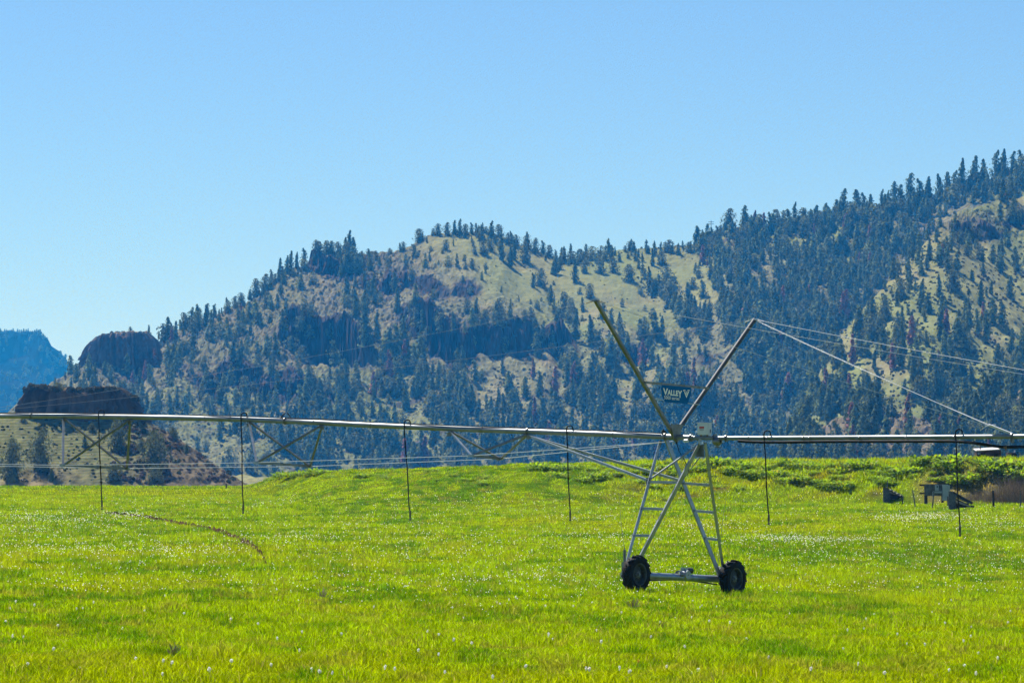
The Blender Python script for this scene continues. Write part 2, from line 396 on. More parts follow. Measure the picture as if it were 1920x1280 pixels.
tag(o, 'steep grassy and rocky hills with broken dark cliff bands', None, kind='structure')

# visible-surface lookup: photo point -> point on a layered terrain
def make_lookup(zfun, pxs, Ys):
    PA, YA = np.meshgrid(pxs, Ys); Z = zfun(PA, YA)
    py = HOR - FPX * (Z - ZC) / YA
    return pxs, Ys, np.minimum.accumulate(py, 0), Z
HL = make_lookup(hills_z, np.arange(-420, 2340, 4.0), np.arange(1460, 3000, 3.0))
def hit(lk, px, py):
    pxs, Ys, cm, Z = lk
    j = int(np.clip(round((px - pxs[0]) / (pxs[1] - pxs[0])), 0, len(pxs) - 1))
    k = np.where(cm[:, j] <= py)[0]
    if not len(k): return None
    i = k[0]; return (px - 960) * Ys[i] / FPX, Ys[i], Z[i, j]

# near knoll on the left
RK = P((-900, 860), (-420, 812), (-150, 790), (0, 776), (40, 770), (255, 776), (300, 802), (340, 826), (390, 862), (430, 888), (470, 910), (560, 950), (2000, 1000))
def knoll_z(px, Y):
    x = (px - 960) * Y / FPX
    rp = np.interp(px, RK[0], RK[1]); R = 1025.; B = 955.; zr = np.maximum((HOR - rp) / FPX * R + ZC, .5)
    s = (Y - B) / (R - B)
    z = np.where(s < 1, -6 + (zr + 6) * s, zr - (Y - R) * .12)
    return z + np.clip(1 - np.abs(s - .5) / .5, 0, 1) * (fbm(x / 9, Y / 22, 3, 131) - .5) * 4.0
KPX = np.arange(-420, 600, 2.0); KY = np.concatenate([np.arange(948, 1034, .6), np.arange(1036, 1150, 5)])
PK, YK = np.meshgrid(KPX, KY); ZK = knoll_z(PK, YK); XK = (PK - 960) * YK / FPX; PYK = HOR - FPX * (ZK - ZC) / YK
brown = np.clip(sst(225, 330, PK + (PYK - 800) * .3) + .8 * blob(PK, PYK, 90, 895, 70, 25), 0, 1)
terr = .22 * np.sin(ZK * 2 * pi / .75 + 5 * fbm(XK / 6, YK / 6, 3, 141)) * (1 - brown)      # cattle terraces
ZK2 = ZK + terr * .55 + (.25 + .9 * brown) * ((fbm(XK / 1.6, YK / 3, 3, 142) - .5) * 1.5)
nk = fbm(XK / 1.2, YK / 2, 3, 143)
kc = np.ones(XK.shape + (3,)) * np.array([.15, .165, .065])
kc = mixc(kc, (.23, .20, .11), (terr > .06) * .55)
kc = mixc(kc, (.155, .118, .082), brown * .85)
kc = mixc(kc, (.30, .24, .13), blob(PK, PYK, 40, 908, 45, 14))
kc = kc * (.40 + .75 * nk[..., None])
o = link('hills', mesh_np('knoll', np.stack([XK, YK, ZK2], -1).reshape(-1, 3), grid_faces(*XK.shape), M['hill'], False, tint=kc.reshape(-1, 3)))
tag(o, 'low near knoll with terraced green slope and brown right flank', None, kind='structure')
KL = make_lookup(knoll_z, np.arange(-420, 600, 4.0), np.arange(950, 1040, 1.0))

# far mesa
RB = P((-900, 600), (-300, 626), (-60, 618), (0, 622), (72, 624), (88, 634), (97, 652), (112, 658), (122, 674), (134, 686), (160, 712), (240, 770), (420, 880), (700, 905), (3000, 930))
def mesa_z(px, Y):
    x = (px - 960) * Y / FPX
    rp = np.interp(px, RB[0], RB[1]); R = 7000.; B = 5600.; zr = np.maximum((HOR - rp) / FPX * R + ZC, .5); s = (Y - B) / (R - B)
    z = np.where(s < 1, zr * s, zr - (Y - R) * .02)
    sharp = np.clip((Y - 6800 - (fbm(x / 60, 0 * x, 4, 151) - .5) * 500) / 60, 0, 1); wide = np.clip((Y - 6500) / 500, 0, 1)
    z = z + .14 * np.maximum(zr, 0) * (sharp - wide)
    return z + np.clip(1 - np.abs(s - .5) / .5, 0, 1) * ((fbm(x / 130, Y / 300, 4, 152) - .5) * 60)
PB, YB = np.meshgrid(np.arange(-420, 720, 4.0), np.concatenate([np.arange(5500, 7060, 12.0), np.arange(7060, 8600, 120)]))
ZB = mesa_z(PB, YB); XB = (PB - 960) * YB / FPX
ZB = ZB + (fbm(XB / 22, YB / 40, 3, 153) - .5) * 9
nb = fbm(XB / 40, YB / 80, 4, 154)
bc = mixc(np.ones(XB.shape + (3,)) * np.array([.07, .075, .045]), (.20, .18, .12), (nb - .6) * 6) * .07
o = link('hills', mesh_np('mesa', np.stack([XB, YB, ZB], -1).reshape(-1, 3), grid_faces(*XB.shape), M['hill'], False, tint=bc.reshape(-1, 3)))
tag(o, 'distant blue flat topped mesa', None, kind='structure')
BL = make_lookup(mesa_z, np.arange(-420, 720, 4.0), np.arange(5600, 7040, 8.0))

# rock butte and rock cap: vertical columned rock bodies
M['rock'] = mat('basalt', (.85, .85, .85), .95, 0, (1.2, 1.15, 1.1), .5, .5, 0.0, tint=True)
def butte(name, label, pxl, pxr, Yf, depth, py_top, py_bot, col, seed, taper=.12, ribs=1.0):
    cx = (pxl + pxr) / 2; w = (pxr - pxl) / FPX * Yf / 2
    x0 = (cx - 960) / FPX * Yf; y0 = Yf + depth / 2
    n, mh = 260, 34; vs = []; cs = []
    for j in range(mh + 1):
        t = j / mh
        for i in range(n):
            a = 2 * pi * i / n; ca, sa = cos(a), sin(a)
            ex = math.copysign(abs(ca) ** .8, ca); ey = math.copysign(abs(sa) ** .8, sa)
            vs.append((ex, ey, t)); cs.append(a)
    A = np.array(vs); ang = np.array(cs)
    ux, uy = A[:, 0] * w, A[:, 1] * depth / 2
    t = A[:, 2]
    arc = ang * (w + depth / 2) / 2
    per = np.cos(ang) * 3 + 5; per2 = np.sin(ang) * 3 + 5
    rib = (fbm(per * 6 * ribs, per2 * 6 * ribs + t * .35, 3, seed) - .5) * 2
    big = (fbm(per * 1.9, per2 * 1.9 + t * .4, 3, seed + 4) - .5) * 2
    led = (fbm(per * 1.5, t * 7, 3, seed + 9) - .5) * 2
    sc = 1 - taper * t ** 3 - .10 * (t > .9) * (t - .9) * 10 + .27 * big + .12 * rib + .11 * led + .03 * (fbm(per * 14, t * 14, 2, seed + 21) - .5)
    X = x0 + ux * sc; Yv = y0 + uy * sc
    pt = np.interp(960 + FPX * X / Yf, py_top[0], py_top[1]) + (fbm(X / 3, Yv / 3, 3, seed + 2) - .5) * 11
    zt = ZC + (HOR - pt) / FPX * Yf; zb = ZC + (HOR - py_bot) / FPX * Yf - 5
    Z = zb + (zt - zb) * t
    Vv = np.stack([X, Yv, Z], 1)
    F = []
    for j in range(mh):
        i = np.arange(n); F.append(np.stack([j * n + i, j * n + (i + 1) % n, (j + 1) * n + (i + 1) % n, (j + 1) * n + i], 1))
    # cap rings towards the centre
    last = mh * n; rings = [Vv]
    base = Vv[last:last + n].copy(); c = base.mean(0)
    for q, f in enumerate((.75, .5, .25, .05)):
        r = c + (base - c) * f
        r[:, 2] = ZC + (HOR - np.interp(960 + FPX * r[:, 0] / Yf, py_top[0], py_top[1])) / FPX * Yf + (fbm(r[:, 0] / 2, r[:, 1] / 2, 2, seed) - .3) * 1.0
        rings.append(r); i = np.arange(n); s0 = last if q == 0 else (mh + q) * n
        F.append(np.stack([s0 + i, s0 + (i + 1) % n, (mh + 1 + q) * n + (i + 1) % n, (mh + 1 + q) * n + i], 1))
    Vv = np.concatenate(rings); F = np.concatenate(F)
    nn = fbm(Vv[:, 0] / 2, Vv[:, 2] / 5, 3, seed + 5)
    tc = np.array(col) * (.25 + 1.5 * nn[:, None]) * (.55 + .9 * np.concatenate([(rib + 1) / 2, np.ones(len(Vv) - len(rib)) * .5]))[:, None]
    tc[(mh - 1) * n:] = np.array([.20, .15, .10]) * (.7 + .6 * nn[(mh - 1) * n:, None])
    me = mesh_np(name, Vv, F, M['rock'], False, tint=tc)
    return tag(link(name, me), label, 'rock')
butte('rock_butte', 'tall dark columned rock butte at the left end of the ridge', 152, 284, 2470, 40,
      P((140, 668), (155, 645), (170, 634), (195, 626), (215, 622), (270, 621), (285, 630), (300, 640)), 688, (.105, .078, .066), 201, .1, 1.3)
butte('rock_outcrop', 'long dark rock cap on top of the near left knoll', 32, 264, 1020, 12,
      P((26, 758), (36, 744), (46, 730), (56, 721), (70, 722), (84, 729), (98, 727), (112, 731), (126, 726), (140, 731), (160, 733), (176, 727), (192, 725), (206, 730), (222, 726), (236, 733), (250, 744), (264, 760)), 774, (.085, .066, .055), 211, .06, 1.6)

# ------------------------------------------------------------------ trees on the hills
def tree_geo(kind, seed, n):
    """unit-height tree: leaf clumps spread through an irregular crown, plus a tapered trunk"""
    r = np.random.default_rng(seed)
    if kind == 'pine': w0, lo, ex, asym = .235, .08, .50, .16
    elif kind == 'tall': w0, lo, ex, asym = .175, .06, .58, .10
    elif kind == 'round': w0, lo, ex, asym = .31, .04, .35, .16
    else: w0, lo, ex, asym = .15, .12, .7, .08
    h = lo + (1 - lo) * r.random(n) ** 1.15
    if kind == 'round': rad = w0 * np.sqrt(np.clip(1 - ((h - .45) / .57) ** 2, 0.02, 1))
    else: rad = w0 * ((1 - h) / (1 - lo)) ** ex * (.82 + .36 * np.sin(h * 40 + seed) * .5) * np.clip((h - lo) / .16 + .40, 0, 1) + .006
    if kind == 'pine': rad = np.minimum(rad, w0 * .78)
    a = r.random(n) * 2 * pi
    lob = 1 + .34 * np.sin(a * 2 + seed + h * 7) + .22 * np.sin(a * 5 - h * 11 + seed * 2)
    q = rad * lob * (r.random(n) ** .5)
    ox = asym * (fbm(h * 3, 0 * h + seed, 2, seed) - .5); oy = asym * (fbm(h * 3, 0 * h + seed + 5, 2, seed + 1) - .5)
    c = np.stack([q * np.cos(a) + ox * h, q * np.sin(a) + oy * h, h - .10 * q], 1)
    s = (.032 + .038 * r.random(n)) * (1.25 if kind == 'round' else 1.0) * (330 / n) ** .42 * (1.15 - .45 * h)
    nv = np.stack([np.cos(a), np.sin(a), .55 + 0 * a], 1) + .42 * r.normal(size=(n, 3)); nv /= np.linalg.norm(nv, axis=1, keepdims=True)
    d = np.cross(nv, np.stack([-np.sin(a), np.cos(a), 0 * a], 1) + .5 * r.normal(size=(n, 3))); d /= np.linalg.norm(d, axis=1, keepdims=True)
    d *= np.where(d[:, 2:3] > 0, -1, 1)
    e = np.cross(d, nv)
    s = s[:, None]
    p0 = c - d * s * .8; p1 = c + e * s * .75 - d * s * .1; p2 = c + d * s * 1.1 + np.array([0, 0, -.25]) * s; p3 = c - e * s * .75 + d * s * .1
    V = np.stack([p0, p1, p2, p3], 1).reshape(-1, 3); F = np.arange(4 * n).reshape(n, 4)
    base = np.array([.130, .165, .072]) if kind != 'dead' else np.array([.27, .13, .105])
    if kind == 'round': base = np.array([.140, .158, .074])
    tv = base * (.5 + .9 * r.random((n, 1))) + np.array([.04, .045, .01]) * (r.random((n, 1)) > .8)
    T = np.repeat(tv, 4, 0)
    # trunk
    k = 5; tv_ = []
    for hh, rr in ((0, .018), (.5, .011), (.93, .003)):
        for i in range(k): tv_.append((rr * cos(2 * pi * i / k) + (ox.mean() * hh), rr * sin(2 * pi * i / k) + oy.mean() * hh, hh - .03 * (hh == 0)))
    b = len(V); V = np.concatenate([V, np.array(tv_)]); T = np.concatenate([T, np.tile([.09, .065, .05], (len(tv_), 1))])
    tf = [[b + j * k + i, b + j * k + (i + 1) % k, b + (j + 1) * k + (i + 1) % k, b + (j + 1) * k + i] for j in range(2) for i in range(k)]
    mi = np.concatenate([np.zeros(n, int), np.ones(len(tf), int)])
    return V, np.concatenate([F, np.array(tf)]), T, mi
LIB = {}
for kd in ('pine', 'tall', 'round', 'dead'):
    for i in range(4):
        LIB[kd, i, 'hi'] = tree_geo(kd, 11 + 7 * i, 620 if kd != 'dead' else 260)
        LIB[kd, i, 'lo'] = tree_geo(kd, 51 + 7 * i, 230 if kd != 'dead' else 120)
MEH = {}
def place_tree(kd, i, loc, sx, sz, rz):
    """an individual tree: Empty at the foot with crown and trunk"""
    if (kd, i) not in MEH:
        Vv, F, T, mi = LIB[kd, i, 'hi']; k = mi == 0; nf = int(k.sum()) * 4
        MEH[kd, i] = (mesh_np('crown', Vv[:nf], F[k], M['foliage'], False, tint=T[:nf]), mesh_np('trunk', Vv[nf:], F[~k] - nf, M['bark'], True))
    o = bpy.data.objects.new('pine_tree', None); COL.objects.link(o); o.location = loc; o.scale = (sx, sx, sz); o.rotation_euler = (0, 0, rz)
    link('crown', MEH[kd, i][0], o); link('trunk', MEH[kd, i][1], o)
    return o
def inpoly(px, py, poly):
    c = False; n = len(poly)
    for i in range(n):
        x1, y1 = poly[i]; x2, y2 = poly[(i + 1) % n]
        if (y1 > py) != (y2 > py) and px < (x2 - x1) * (py - y1) / (y2 - y1) + x1: c = not c
    return c
ZONES = [
    ([(760, 598), (1060, 606), (1085, 690), (760, 692)], .10, 11, 'on the long cliff band of the central hill'),
    ([(515, 600), (705, 600), (715, 705), (515, 700)], .10, 11, 'on the left cliff band of the central hill'),
    ([(1190, 640), (1345, 650), (1345, 720), (1190, 705)], .12, 11, 'on the right hand cliff band'),
    # polygon on the hillside, density, mean height m, zone words
    ([(790, 440), (1000, 468), (1060, 500), (1160, 500), (1250, 590), (1290, 640), (1180, 625), (1060, 560), (1030, 600), (900, 595), (800, 510)], .05, 9, 'on the open grassy slope under the central summit'),
    ([(1090, 485), (1300, 462), (1350, 560), (1345, 600), (1240, 530), (1130, 500)], .10, 10, 'on the small grassy slope right of the central summit'),
    ([(840, 436), (900, 432), (1000, 462), (1060, 486), (1090, 520), (1010, 500), (920, 470), (850, 462)], .30, 11, 'just under the central summit'),
    ([(1080, 470), (1300, 450), (1300, 480), (1080, 500)], .75, 11, 'along the saddle right of the central summit'),
    ([(1230, 540), (1330, 600), (1340, 700), (1230, 640), (1180, 560)], .9, 12, 'in the dark gully above the right hand cliff'),
    ([(1290, 455), (1360, 430), (1560, 405), (1920, 310), (1920, 370), (1790, 400), (1700, 490), (1570, 635), (1540, 690), (1500, 790), (1380, 700), (1350, 600), (1330, 520)], 1.0, 12.5, 'in the dense forest below the right hand ridge'),
    ([(1650, 530), (1700, 490), (1790, 400), (1920, 370), (1920, 600), (1560, 640)], .20, 10.5, 'on the grassy right hand spur'),
    ([(1540, 660), (1920, 600), (1920, 700), (1500, 740)], .24, 11, 'on the lower slope of the right hand spur'),
    ([(1300, 690), (1500, 660), (1560, 780), (1500, 840), (1480, 900), (1200, 900), (1250, 720)], .42, 12, 'in the forest behind the irrigation tower'),
    ([(1480, 740), (1920, 680), (1920, 900), (1460, 900)], .36, 10.5, 'at the wooded foot of the right hand spur'),
    ([(630, 470), (700, 490), (720, 560), (780, 700), (690, 690), (640, 560)], .75, 13, 'in the wooded gully left of the central summit'),
    ([(780, 640), (1250, 660), (1250, 760), (780, 760)], .28, 12.5, 'on the broken slope below the long cliff band'),
    ([(600, 740), (1260, 750), (1260, 900), (400, 900), (400, 800)], .34, 12.0, 'in the forest along the foot of the central hill'),
    ([(290, 640), (620, 475), (640, 520), (560, 580), (420, 640), (300, 700)], .30, 10.5, 'on the left shoulder of the central hill'),
    ([(240, 690), (420, 640), (600, 600), (700, 740), (420, 800), (240, 780)], .17, 10, 'on the rocky left flank of the central hill'),
    ([(100, 715), (300, 640), (300, 800), (100, 780)], .22, 9, 'on the rough slope under the rock butte'),
]
def zone(px, py):
    for z in ZONES:
        if inpoly(px, py, z[0]): return z
    return (None, .12, 10.5, 'on the rocky face of the central hill')
TREES = []      # (score, kind, x, y, z, h, width, zone, special label)
# trees read one by one from the photograph: foot px, foot py, height px, kind
RIDGE = [(345, 615, 30, 'round'), (320, 622, 22, 'pine'), (372, 598, 26, 'round'), (388, 596, 28, 'pine'), (402, 592, 22, 'pine'), (425, 582, 25, 'pine'), (440, 578, 22, 'round'),
    (452, 572, 24, 'round'), (468, 562, 22, 'pine'), (480, 560, 34, 'round'), (497, 546, 30, 'round'), (508, 540, 28, 'pine'), (525, 525, 36, 'tall'), (538, 518, 34, 'pine'),
    (545, 522, 40, 'pine'), (556, 512, 34, 'tall'), (570, 508, 38, 'pine'), (592, 484, 26, 'round'), (598, 486, 24, 'round'), (612, 482, 26, 'round'), (622, 480, 25, 'round'),
    (634, 480, 24, 'round'), (655, 510, 46, 'tall'), (662, 505, 32, 'pine'), (730, 476, 12, 'round'), (756, 470, 18, 'round'), (786, 470, 26, 'round'), (792, 442, 10, 'round'),
    (812, 440, 14, 'round'), (821, 450, 22, 'round'), (838, 446, 24, 'round'), (852, 446, 28, 'tall'), (862, 452, 30, 'pine'), (872, 446, 20, 'round'), (884, 446, 22, 'pine'),
    (898, 436, 16, 'pine'), (911, 434, 13, 'round'), (936, 445, 24, 'round'), (958, 452, 22, 'pine'), (968, 456, 20, 'round'), (988, 470, 28, 'round'), (1004, 476, 26, 'round'),
    (1018, 478, 26, 'pine'), (1030, 480, 22, 'round'), (1042, 484, 18, 'pine'), (1053, 486, 24, 'pine'), (1070, 490, 30, 'pine'), (1335, 452, 26, 'pine'), (1345, 450, 24, 'pine'),
    (1352, 446, 20, 'round'), (1368, 430, 40, 'round'), (1397, 430, 44, 'pine'), (1416, 424, 34, 'dead'), (1428, 424, 18, 'round'), (1455, 424, 34, 'round'), (1470, 424, 30, 'pine'),
    (1491, 420, 46, 'tall'), (1510, 420, 30, 'pine'), (1530, 418, 34, 'pine'), (1548, 412, 34, 'pine'), (1583, 406, 56, 'pine'), (1608, 404, 50, 'pine'), (1620, 402, 42, 'pine'),
    (1634, 398, 36, 'pine'), (1655, 394, 42, 'tall'), (1678, 390, 52, 'pine'), (1690, 388, 44, 'pine'), (1708, 384, 62, 'pine'), (1726, 380, 48, 'pine'), (1742, 376, 48, 'tall'),
    (1762, 370, 48, 'pine'), (1778, 366, 46, 'pine'), (1792, 362, 44, 'pine'), (1806, 356, 62, 'tall'), (1830, 350, 58, 'pine'), (1846, 342, 46, 'pine'), (1870, 338, 56, 'pine'),
    (1884, 330, 54, 'tall'), (1902, 324, 44, 'pine'), (1915, 320, 42, 'pine')]
for (px, py, hp, kd) in RIDGE:
    Y = 2750 if px > 620 else float(np.interp(px, [150, 620], [2480, 2750])); Y -= 4
    z = float(hills_z(np.array([float(px)]), np.array([Y]))[0])
    sl = 'standing on the skyline of the left shoulder' if px < 700 else ('standing on the skyline by the central summit' if px < 1100 else 'standing on the skyline of the forested right hand ridge')
    TREES.append((9e9, kd, (px - 960) * Y / FPX, Y, z - .3, hp / FPX * Y, 1.0, sl))
rr_ = random.Random(12)
for (x0, x1, st, hl, hh_) in ((1070, 1340, 7.5, 13, 27), (1425, 1925, 7.0, 20, 42), (850, 1070, 16, 10, 20), (300, 640, 13, 10, 24)):
    q = x0
    while q < x1:
        Y = 2744. - rr_.uniform(0, 26) if q > 620 else float(np.interp(q, [150, 620], [2480, 2750])) - rr_.uniform(2, 20); z = float(hills_z(np.array([float(q)]), np.array([Y]))[0])
        TREES.append((8e8 if rr_.random() < .25 else 10, rr_.choice(['pine', 'pine', 'tall', 'round', 'round']), (q - 960) * Y / FPX, Y, z - .3, rr_.uniform(hl, hh_) / FPX * Y, 1.0, 'in the ridge line trees right of the central summit' if q > 850 else 'in the skyline trees of the left shoulder'))
        q += st * rr_.uniform(.5, 1.6)
OPEN = [(905, 476, 26, 'round'), (920, 470, 22, 'round'), (940, 488, 50, 'tall'), (958, 500, 38, 'tall'), (964, 488, 40, 'tall'), (985, 492, 40, 'round'), (885, 504, 20, 'round'),
    (873, 506, 16, 'round'), (836, 470, 22, 'round'), (800, 455, 12, 'pine'), (940, 550, 14, 'pine'), (936, 594, 36, 'round'), (893, 586, 28, 'pine'), (876, 588, 26, 'round'),
    (956, 596, 22, 'pine'), (984, 606, 24, 'round'), (1000, 540, 30, 'pine'), (1014, 536, 34, 'round'), (1033, 570, 36, 'pine'), (1042, 515, 36, 'pine'), (1050, 505, 26, 'pine'),
    (1058, 592, 46, 'round'), (1078, 530, 46, 'tall'), (1096, 512, 26, 'round'), (1106, 560, 28, 'round'), (1126, 512, 34, 'round'), (1150, 512, 30, 'round'), (1180, 530, 34, 'round'),
    (1198, 504, 20, 'pine'), (1192, 490, 24, 'pine'), (1218, 545, 46, 'tall'), (1224, 498, 34, 'tall'), (1240, 495, 26, 'round'), (1250, 540, 40, 'round'), (1260, 570, 52, 'round'),
    (1290, 580, 50, 'tall'), (1318, 560, 36, 'pine'), (1030, 612, 40, 'round'), (1046, 616, 44, 'tall'), (1080, 640, 60, 'tall'), (1108, 650, 60, 'tall'), (1128, 600, 26, 'pine'),
    (1146, 612, 34, 'pine'), (1162, 620, 36, 'tall'), (1225, 586, 10, 'round'), (1238, 594, 9, 'pine'), (995, 570, 10, 'round'), (1015, 566, 9, 'round'), (868, 530, 14, 'round'),
    (640, 520, 40, 'tall'), (650, 570, 52, 'tall'), (666, 600, 56, 'tall'), (684, 630, 60, 'tall'), (700, 560, 46, 'tall'), (706, 640, 56, 'tall'), (745, 590, 48, 'tall'), (740, 545, 36, 'pine'),
    (756, 640, 50, 'tall'), (536, 592, 34, 'pine'), (520, 580, 30, 'pine'), (500, 580, 34, 'round'), (476, 595, 34, 'pine'), (452, 600, 30, 'dead'), (425, 615, 22, 'pine'),
    (890, 690, 60, 'tall'), (868, 700, 54, 'tall'), (925, 690, 56, 'tall'), (960, 670, 38, 'tall'), (1000, 712, 40, 'dead'), (1075, 740, 60, 'dead'), (1130, 745, 55, 'pine'), (1012, 745, 50, 'pine'),
    (1205, 690, 56, 'dead'), (1350, 820, 48, 'pine'), (760, 770, 50, 'tall'), (700, 745, 50, 'dead'), (648, 730, 56, 'tall'), (730, 720, 60, 'dead'), (290, 690, 36, 'dead'), (272, 715, 40, 'dead'),
    (248, 725, 30, 'dead'), (315, 690, 44, 'pine'), (338, 680, 38, 'tall'), (1790, 545, 42, 'round'), (1770, 480, 30, 'round'), (1745, 490, 34, 'pine'), (1762, 560, 46, 'tall'), (1730, 560, 40, 'pine'),
    (1690, 560, 40, 'round'), (1812, 600, 44, 'tall'), (1840, 575, 50, 'tall'), (1880, 610, 46, 'pine'), (1895, 560, 44, 'pine'), (1660, 600, 48, 'round'), (1635, 640, 50, 'round'), (1710, 640, 56, 'tall'),
    (1775, 640, 60, 'dead'), (1760, 690, 36, 'dead'), (1870, 700, 56, 'pine'), (1690, 690, 56, 'pine'), (1740, 790, 60, 'pine'), (1650, 790, 52, 'pine'), (1606, 800, 48, 'pine'), (1808, 790, 60, 'round'), (1880, 800, 60, 'round')]
for (px, py, hp, kd) in OPEN:
    if inpoly(px, py, ZONES[0][0]) and hp > 30: continue
    h_ = hit(HL, px, py)
    if h_: TREES.append((1e9, kd, *h_[:2], h_[2] - .3, hp / FPX * h_[1], 1.0, zone(px, py)[3]))
tr = random.Random(5)
NC = 33000
for _ in range(NC):
    px = tr.uniform(-120, 2080); py = tr.uniform(300, 895)
    top = np.interp(px, RM[0], RM[1])
    if px > 1480: top = min(top, np.interp(px, RS[0], RS[1]))
    if py < top + 3: continue
    zn = zone(px, py); d = zn[1]
    n = float(fbm(np.array([px / 60.]), np.array([py / 38.]), 3, 301)[0])
    d2 = d * np.clip((n - .33) * 4.5, .04, 1.6) if d < .95 else d * np.clip((n - .22) * 5, .25, 1)
    if tr.random() > d2 * .62: continue
    h_ = hit(HL, px, py)
    if not h_: continue
    u = tr.random()
    kd = 'pine' if u < .45 else ('tall' if u < .72 else ('round' if u < .98 else 'dead'))
    if d <= .12: kd = 'round' if u < .6 else 'pine'
    hm = zn[2] * (.88 if py < 600 else 1.2) * tr.uniform(.45, 1.3) * (.72 if kd == 'round' else 1)
    TREES.append((hm / h_[1] * FPX, kd, h_[0], h_[1], h_[2] - .3, hm, 1.0, zn[3]))
TREES.sort(key=lambda t: -t[0])
WORD = {'pine': 'dark green pine', 'tall': 'tall narrow dark pine', 'round': 'broad rounded dark conifer', 'dead': 'reddish brown dying pine'}
NIND = 290
for i, t in enumerate(TREES[:NIND]):
    o = place_tree(t[1], i % 4, t[2:5], t[5] * tr.uniform(.95, 1.35), t[5], tr.uniform(0, 6.28))
    size = '' if t[5] > 9 else 'small '
    tag(o, size + WORD[t[1]] + ' ' + t[7], 'tree', 'pines on the hills')
VS, FS, TS, MS = [], [], [], []; b = 0
def add_lo(kd, i, x, y, z, h, wf=1.0):
    global b
    Vv, F, T, mi = LIB[kd, i, 'lo']; a = tr.uniform(0, 6.28); c, s = cos(a), sin(a); w = h * wf * tr.uniform(.9, 1.4)
    q = np.empty_like(Vv); q[:, 0] = x + w * (c * Vv[:, 0] - s * Vv[:, 1]); q[:, 1] = y + w * (s * Vv[:, 0] + c * Vv[:, 1]); q[:, 2] = z + h * Vv[:, 2]
    VS.append(q); FS.append(F + b); TS.append(T * tr.uniform(.75, 1.3)); MS.append(mi); b += len(Vv)
for i, t in enumerate(TREES[NIND:]): add_lo(t[1], i % 4, t[2], t[3], t[4], t[5])
for _ in range(260):        # conifers on the mesa
    px = tr.uniform(-200, 130); h_ = hit(BL, px, tr.uniform(np.interp(px, RB[0], RB[1]) + 1, 770))
    if h_: add_lo('pine', _ % 4, h_[0], h_[1], h_[2] - .5, tr.uniform(7, 14), 1.6)
for px in np.arange(0, 90, 4.0):
    Y = 7000.; add_lo('pine', int(px) % 4, (px - 960) * Y / FPX, Y, float(mesa_z(np.array([px]), np.array([Y]))[0]) - 1, tr.uniform(3, 9), 1.6)
o = link('forest', mesh_np('forest', np.concatenate(VS), np.concatenate(FS), [M['foliage'], M['bark']], False, np.concatenate(MS), np.concatenate(TS)))
tag(o, 'massed dark conifers covering the far hillsides', 'forest', kind='stuff')
print('trees', len(TREES))

# low shrubs and boulders scattered over the hill slopes (uncountable)
def clump_geo(seed, n=16):
    r = np.random.default_rng(seed); d = r.normal(size=(n, 3)); d /= np.linalg.norm(d, axis=1, keepdims=True); d[:, 2] = abs(d[:, 2])
    c = d * np.array([.5, .5, .6]) * r.random((n, 1)) ** .4; e = np.cross(d, r.normal(size=(n, 3))); e /= np.linalg.norm(e, axis=1, keepdims=True); f = np.cross(d, e)
    s = .22 + .16 * r.random((n, 1))
    return np.stack([c - e * s, c + f * s + d * .1, c + e * s, c - f * s], 1).reshape(-1, 3), np.arange(4 * n).reshape(n, 4)
CL = [clump_geo(400 + i) for i in range(5)]
VS, FS, TS = [], [], []; b = 0
def add_shrub(x, y, z, w, col):
    global b
    Vv, F = CL[tr.randrange(5)]; VS.append(np.array([x, y, z]) + Vv * w); FS.append(F + b); b += len(Vv)
    TS.append(np.array(col) * (.6 + .7 * rng.random((len(F), 1))).repeat(4, 0))
for _ in range(15000):
    px = tr.uniform(-120, 2080); py = tr.uniform(380, 890); h_ = hit(HL, px, py)
    if not h_ or py < np.interp(px, RM[0], RM[1]) + 2: continue
    zn = zone(px, py)
    if zn[1] < .12 and tr.random() < .75: continue
    if zn[1] > .9 and tr.random() < .6: continue
    add_shrub(h_[0], h_[1], h_[2] - .2, tr.uniform(.6, 2.1) * (.6 if zn[1] < .12 else 1), tr.choice([(.07, .085, .045), (.09, .10, .055), (.10, .085, .07)]))
for _ in range(1500):
    px = tr.uniform(-120, 460); py = tr.uniform(780, 905); h_ = hit(KL, px, py)
    if not h_: continue
    br = px > 230 + (800 - py) * .3
    if not br and tr.random() < .55: continue
    add_shrub(h_[0], h_[1], h_[2] - .1, tr.uniform(.4, 1.5) * (1.1 if br else .6), tr.choice([(.07, .08, .04), (.11, .085, .065), (.14, .10, .08)]) if br else (.045, .06, .025))
for _ in range(160):        # brush on the rock cap and butte
    px = tr.uniform(45, 255); add_shrub((px - 960) * 1018 / FPX, 1018 + tr.uniform(0, 8), ZC + (HOR - np.interp(px, (42, 55, 80, 105, 150, 215, 258), (740, 726, 727, 733, 734, 731, 752))) / FPX * 1018, tr.uniform(.5, 2.1), (.07, .065, .035))
for _ in range(60):
    px = tr.uniform(205, 278); add_shrub((px - 960) * 2480 / FPX, 2476 + tr.uniform(0, 22), ZC + (HOR - 624) / FPX * 2480, tr.uniform(.6, 2.2), (.06, .055, .035))
o = link('sagebrush', mesh_np('sagebrush', np.concatenate(VS), np.concatenate(FS), M['foliage'], False, tint=np.concatenate(TS)))
tag(o, 'grey green scrub dotted over the hillsides', 'scrub', kind='stuff')

